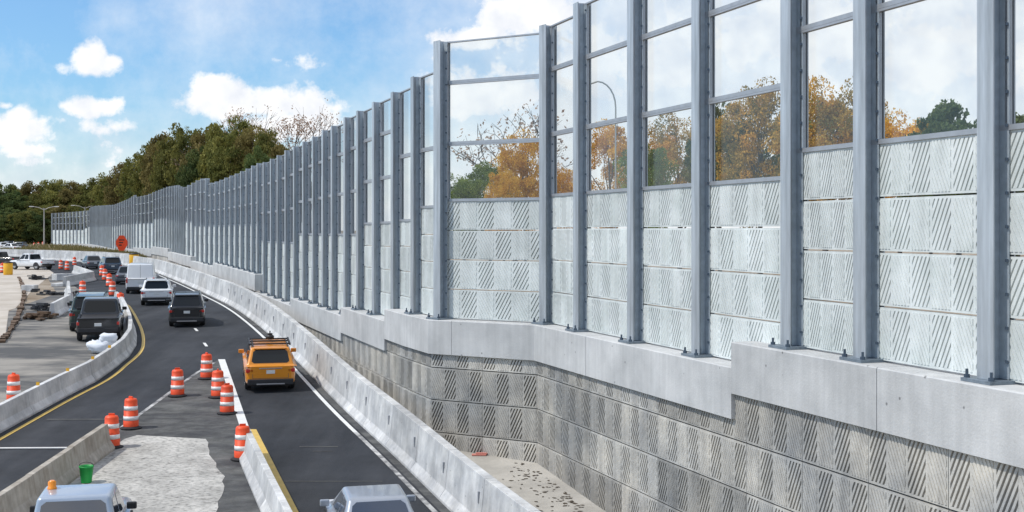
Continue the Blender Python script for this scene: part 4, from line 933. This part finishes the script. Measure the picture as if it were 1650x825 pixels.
for k in range(15):
    u = -4 + k * 12.5; Y = 332 + rnd.uniform(-4, 4); x = (u - 825) / F * Y
    if u > 66: Y = 345; x = (u - 825) / F * Y
    o = inst(CR['dark' if k % 3 else 'olive'][k % 2], 'shrub', None); kx = rnd.uniform(.8, 1.0); kz = rnd.uniform(.75, 1.0); o.scale = (kx, kx, kz); o.location = (x, Y, gz(Y) - 3.6 * kz); o.rotation_euler = (0, 0, rnd.random() * 6)
    tag(o, f'{ORD[k]} dense dark shrub from the left edge, at the foot of the distant wood', 'shrub', 'shrubs at the foot of the distant wood')
mid = [(178, 272, 330, 50, 'olive'), (198, 262, 300, 50, 'brown'), (222, 244, 262, 54, 'olive'), (240, 226, 235, 56, 'olive'), (262, 214, 215, 60, 'brown'), (284, 203, 185, 64, 'olive'), (308, 197, 178, 66, 'olive'),
       (332, 194, 170, 70, 'brown'), (358, 188, 162, 74, 'olive'), (384, 192, 155, 74, 'olive'), (408, 197, 150, 72, 'brown'), (432, 210, 145, 66, 'olive'), (452, 226, 142, 58, 'brown'), (474, 246, 140, 48, 'olive')]
for k, (u, v, Y, w_, kd) in enumerate(mid):
    tree(kd, u, v - 3 + rnd.uniform(-4, 4), Y, w_ * 1.25, f'{ORD[k]} tree, left to right, in the tall olive row rising behind the wall', group='tall olive trees behind the wall')
    if k % 2 == 0: tree('dark' if k % 4 else 'olive', u + 10, v + 40, Y - 14, w_ * 1.05, f'{ORD[k // 2]} lower bushy tree, left to right, filling beneath the tall olive row', group='lower trees under the olive row')
rt = [(748, 268, 78, 62, 'green'), (790, 252, 80, 74, 'green'), (846, 196, 76, 74, 'gold'), (812, 262, 70, 52, 'gold'), (898, 255, 82, 60, 'gold'), (985, 180, 74, 90, 'gold'), (1040, 212, 70, 70, 'green'), (1095, 165, 76, 92, 'rust'), (1160, 158, 72, 84, 'olive'), (1225, 120, 66, 110, 'rust'),
      (1330, 92, 62, 130, 'rust'), (1282, 160, 66, 90, 'green'), (1450, 165, 60, 100, 'gold'), (1400, 150, 64, 80, 'rust'), (1545, 140, 60, 120, 'dark'), (1500, 190, 58, 80, 'dark'), (1640, 160, 58, 110, 'dark')]
rl = ['small green tree behind the wide corner pane, at its left', 'green tree in the middle of the wide corner pane', 'golden tree at the right side of the wide corner pane', 'low golden bushy tree in the wide corner pane', 'golden tree in the narrow pane just past the corner', 'golden tree behind the curved lamp, right of the corner', 'short green tree beside the second post right of the corner', 'rusty tree behind the second wide pane right of the corner', 'olive green tree behind the third wide pane, left side', 'tall rusty tree behind the third wide pane, right side',
      'tallest rusty tree behind the pane before the rightmost large pane', 'green tree low behind the tallest rusty tree', 'golden tree at the left of the large right pane', 'rusty tree hidden partly by a post near the large right pane', 'dark green tree at the right of the large right pane', 'low dark tree in the large right pane', 'dark green tree at the right edge of the photo']
for (u, v, Y, w_, kd), lab in zip(rt, rl): tree(kd, u, v, Y, w_ * 1.45, lab, base_h=-2.9)
# bare tree with pale leaves
def bare_tree(u, vtop, Y, lab, seed, leafy=600, spread=.55):
    x = (u - 825) / F * Y; z0 = CAMZ - 3.2; h = CAMZ + L(u, vtop, Y) - z0; rr = random.Random(seed); tm = MB(); tips = []
    def grow(p, d, ln, r, lev):
        q = p + d * ln; tm.tube(p, q, r, r * .65, 6 if lev < 2 else 4)
        if lev >= 5: tips.append(q); return
        if lev >= 3: tips.append(q)
        for k in range(3 if lev < 4 else 2):
            nd = (d + Vector((rr.gauss(0, spread), rr.gauss(0, spread), rr.gauss(.12, spread * .5)))).normalized(); grow(q, nd, ln * rr.uniform(.62, .84), r * .62, lev + 1)
    grow(Vector((0, 0, 0)), Vector((0, 0, 1)), h * .30, .22, 0)
    mz = max(p.z for p in tips); k = h / mz
    r = empty('bare_tree', (x, Y, z0), 0, lab, 'tree', 'half bare autumn trees'); t_ = tm.build('trunk', M['bark'], r); t_.scale = (k, k, k)
    cm = MB()
    for q in range(leafy):
        c = rr.choice(tips) + Vector((rr.gauss(0, .35), rr.gauss(0, .35), rr.gauss(0, .3))); s_ = rr.uniform(.08, .18); a = Vector((rr.gauss(0, 1), rr.gauss(0, 1), rr.gauss(0, 1))).normalized(); b = a.orthogonal().normalized()
        cm.add([c - a * s_, c - b * s_ * .7, c + a * s_, c + b * s_ * .7], [(0, 1, 2, 3)])
    o = cm.build('crown', M['lf_pink'], r); o.scale = (k, k, k)
bare_tree(455, 170, 168, 'half bare grey-pink tree rising above the olive trees beside the wall', 5, 500, .42)
bare_tree(500, 188, 168, 'pale pinkish sparse tree nearest the wall, right of the olive trees', 8, 2200, .42)
bare_tree(365, 174, 175, 'thin bare twigs rising above the middle of the olive trees', 12, 150, .4)
bare_tree(830, 168, 84, 'sparse bare-branched tree behind the wide corner pane', 15, 500, .6)
bpy.context.view_layer.update()
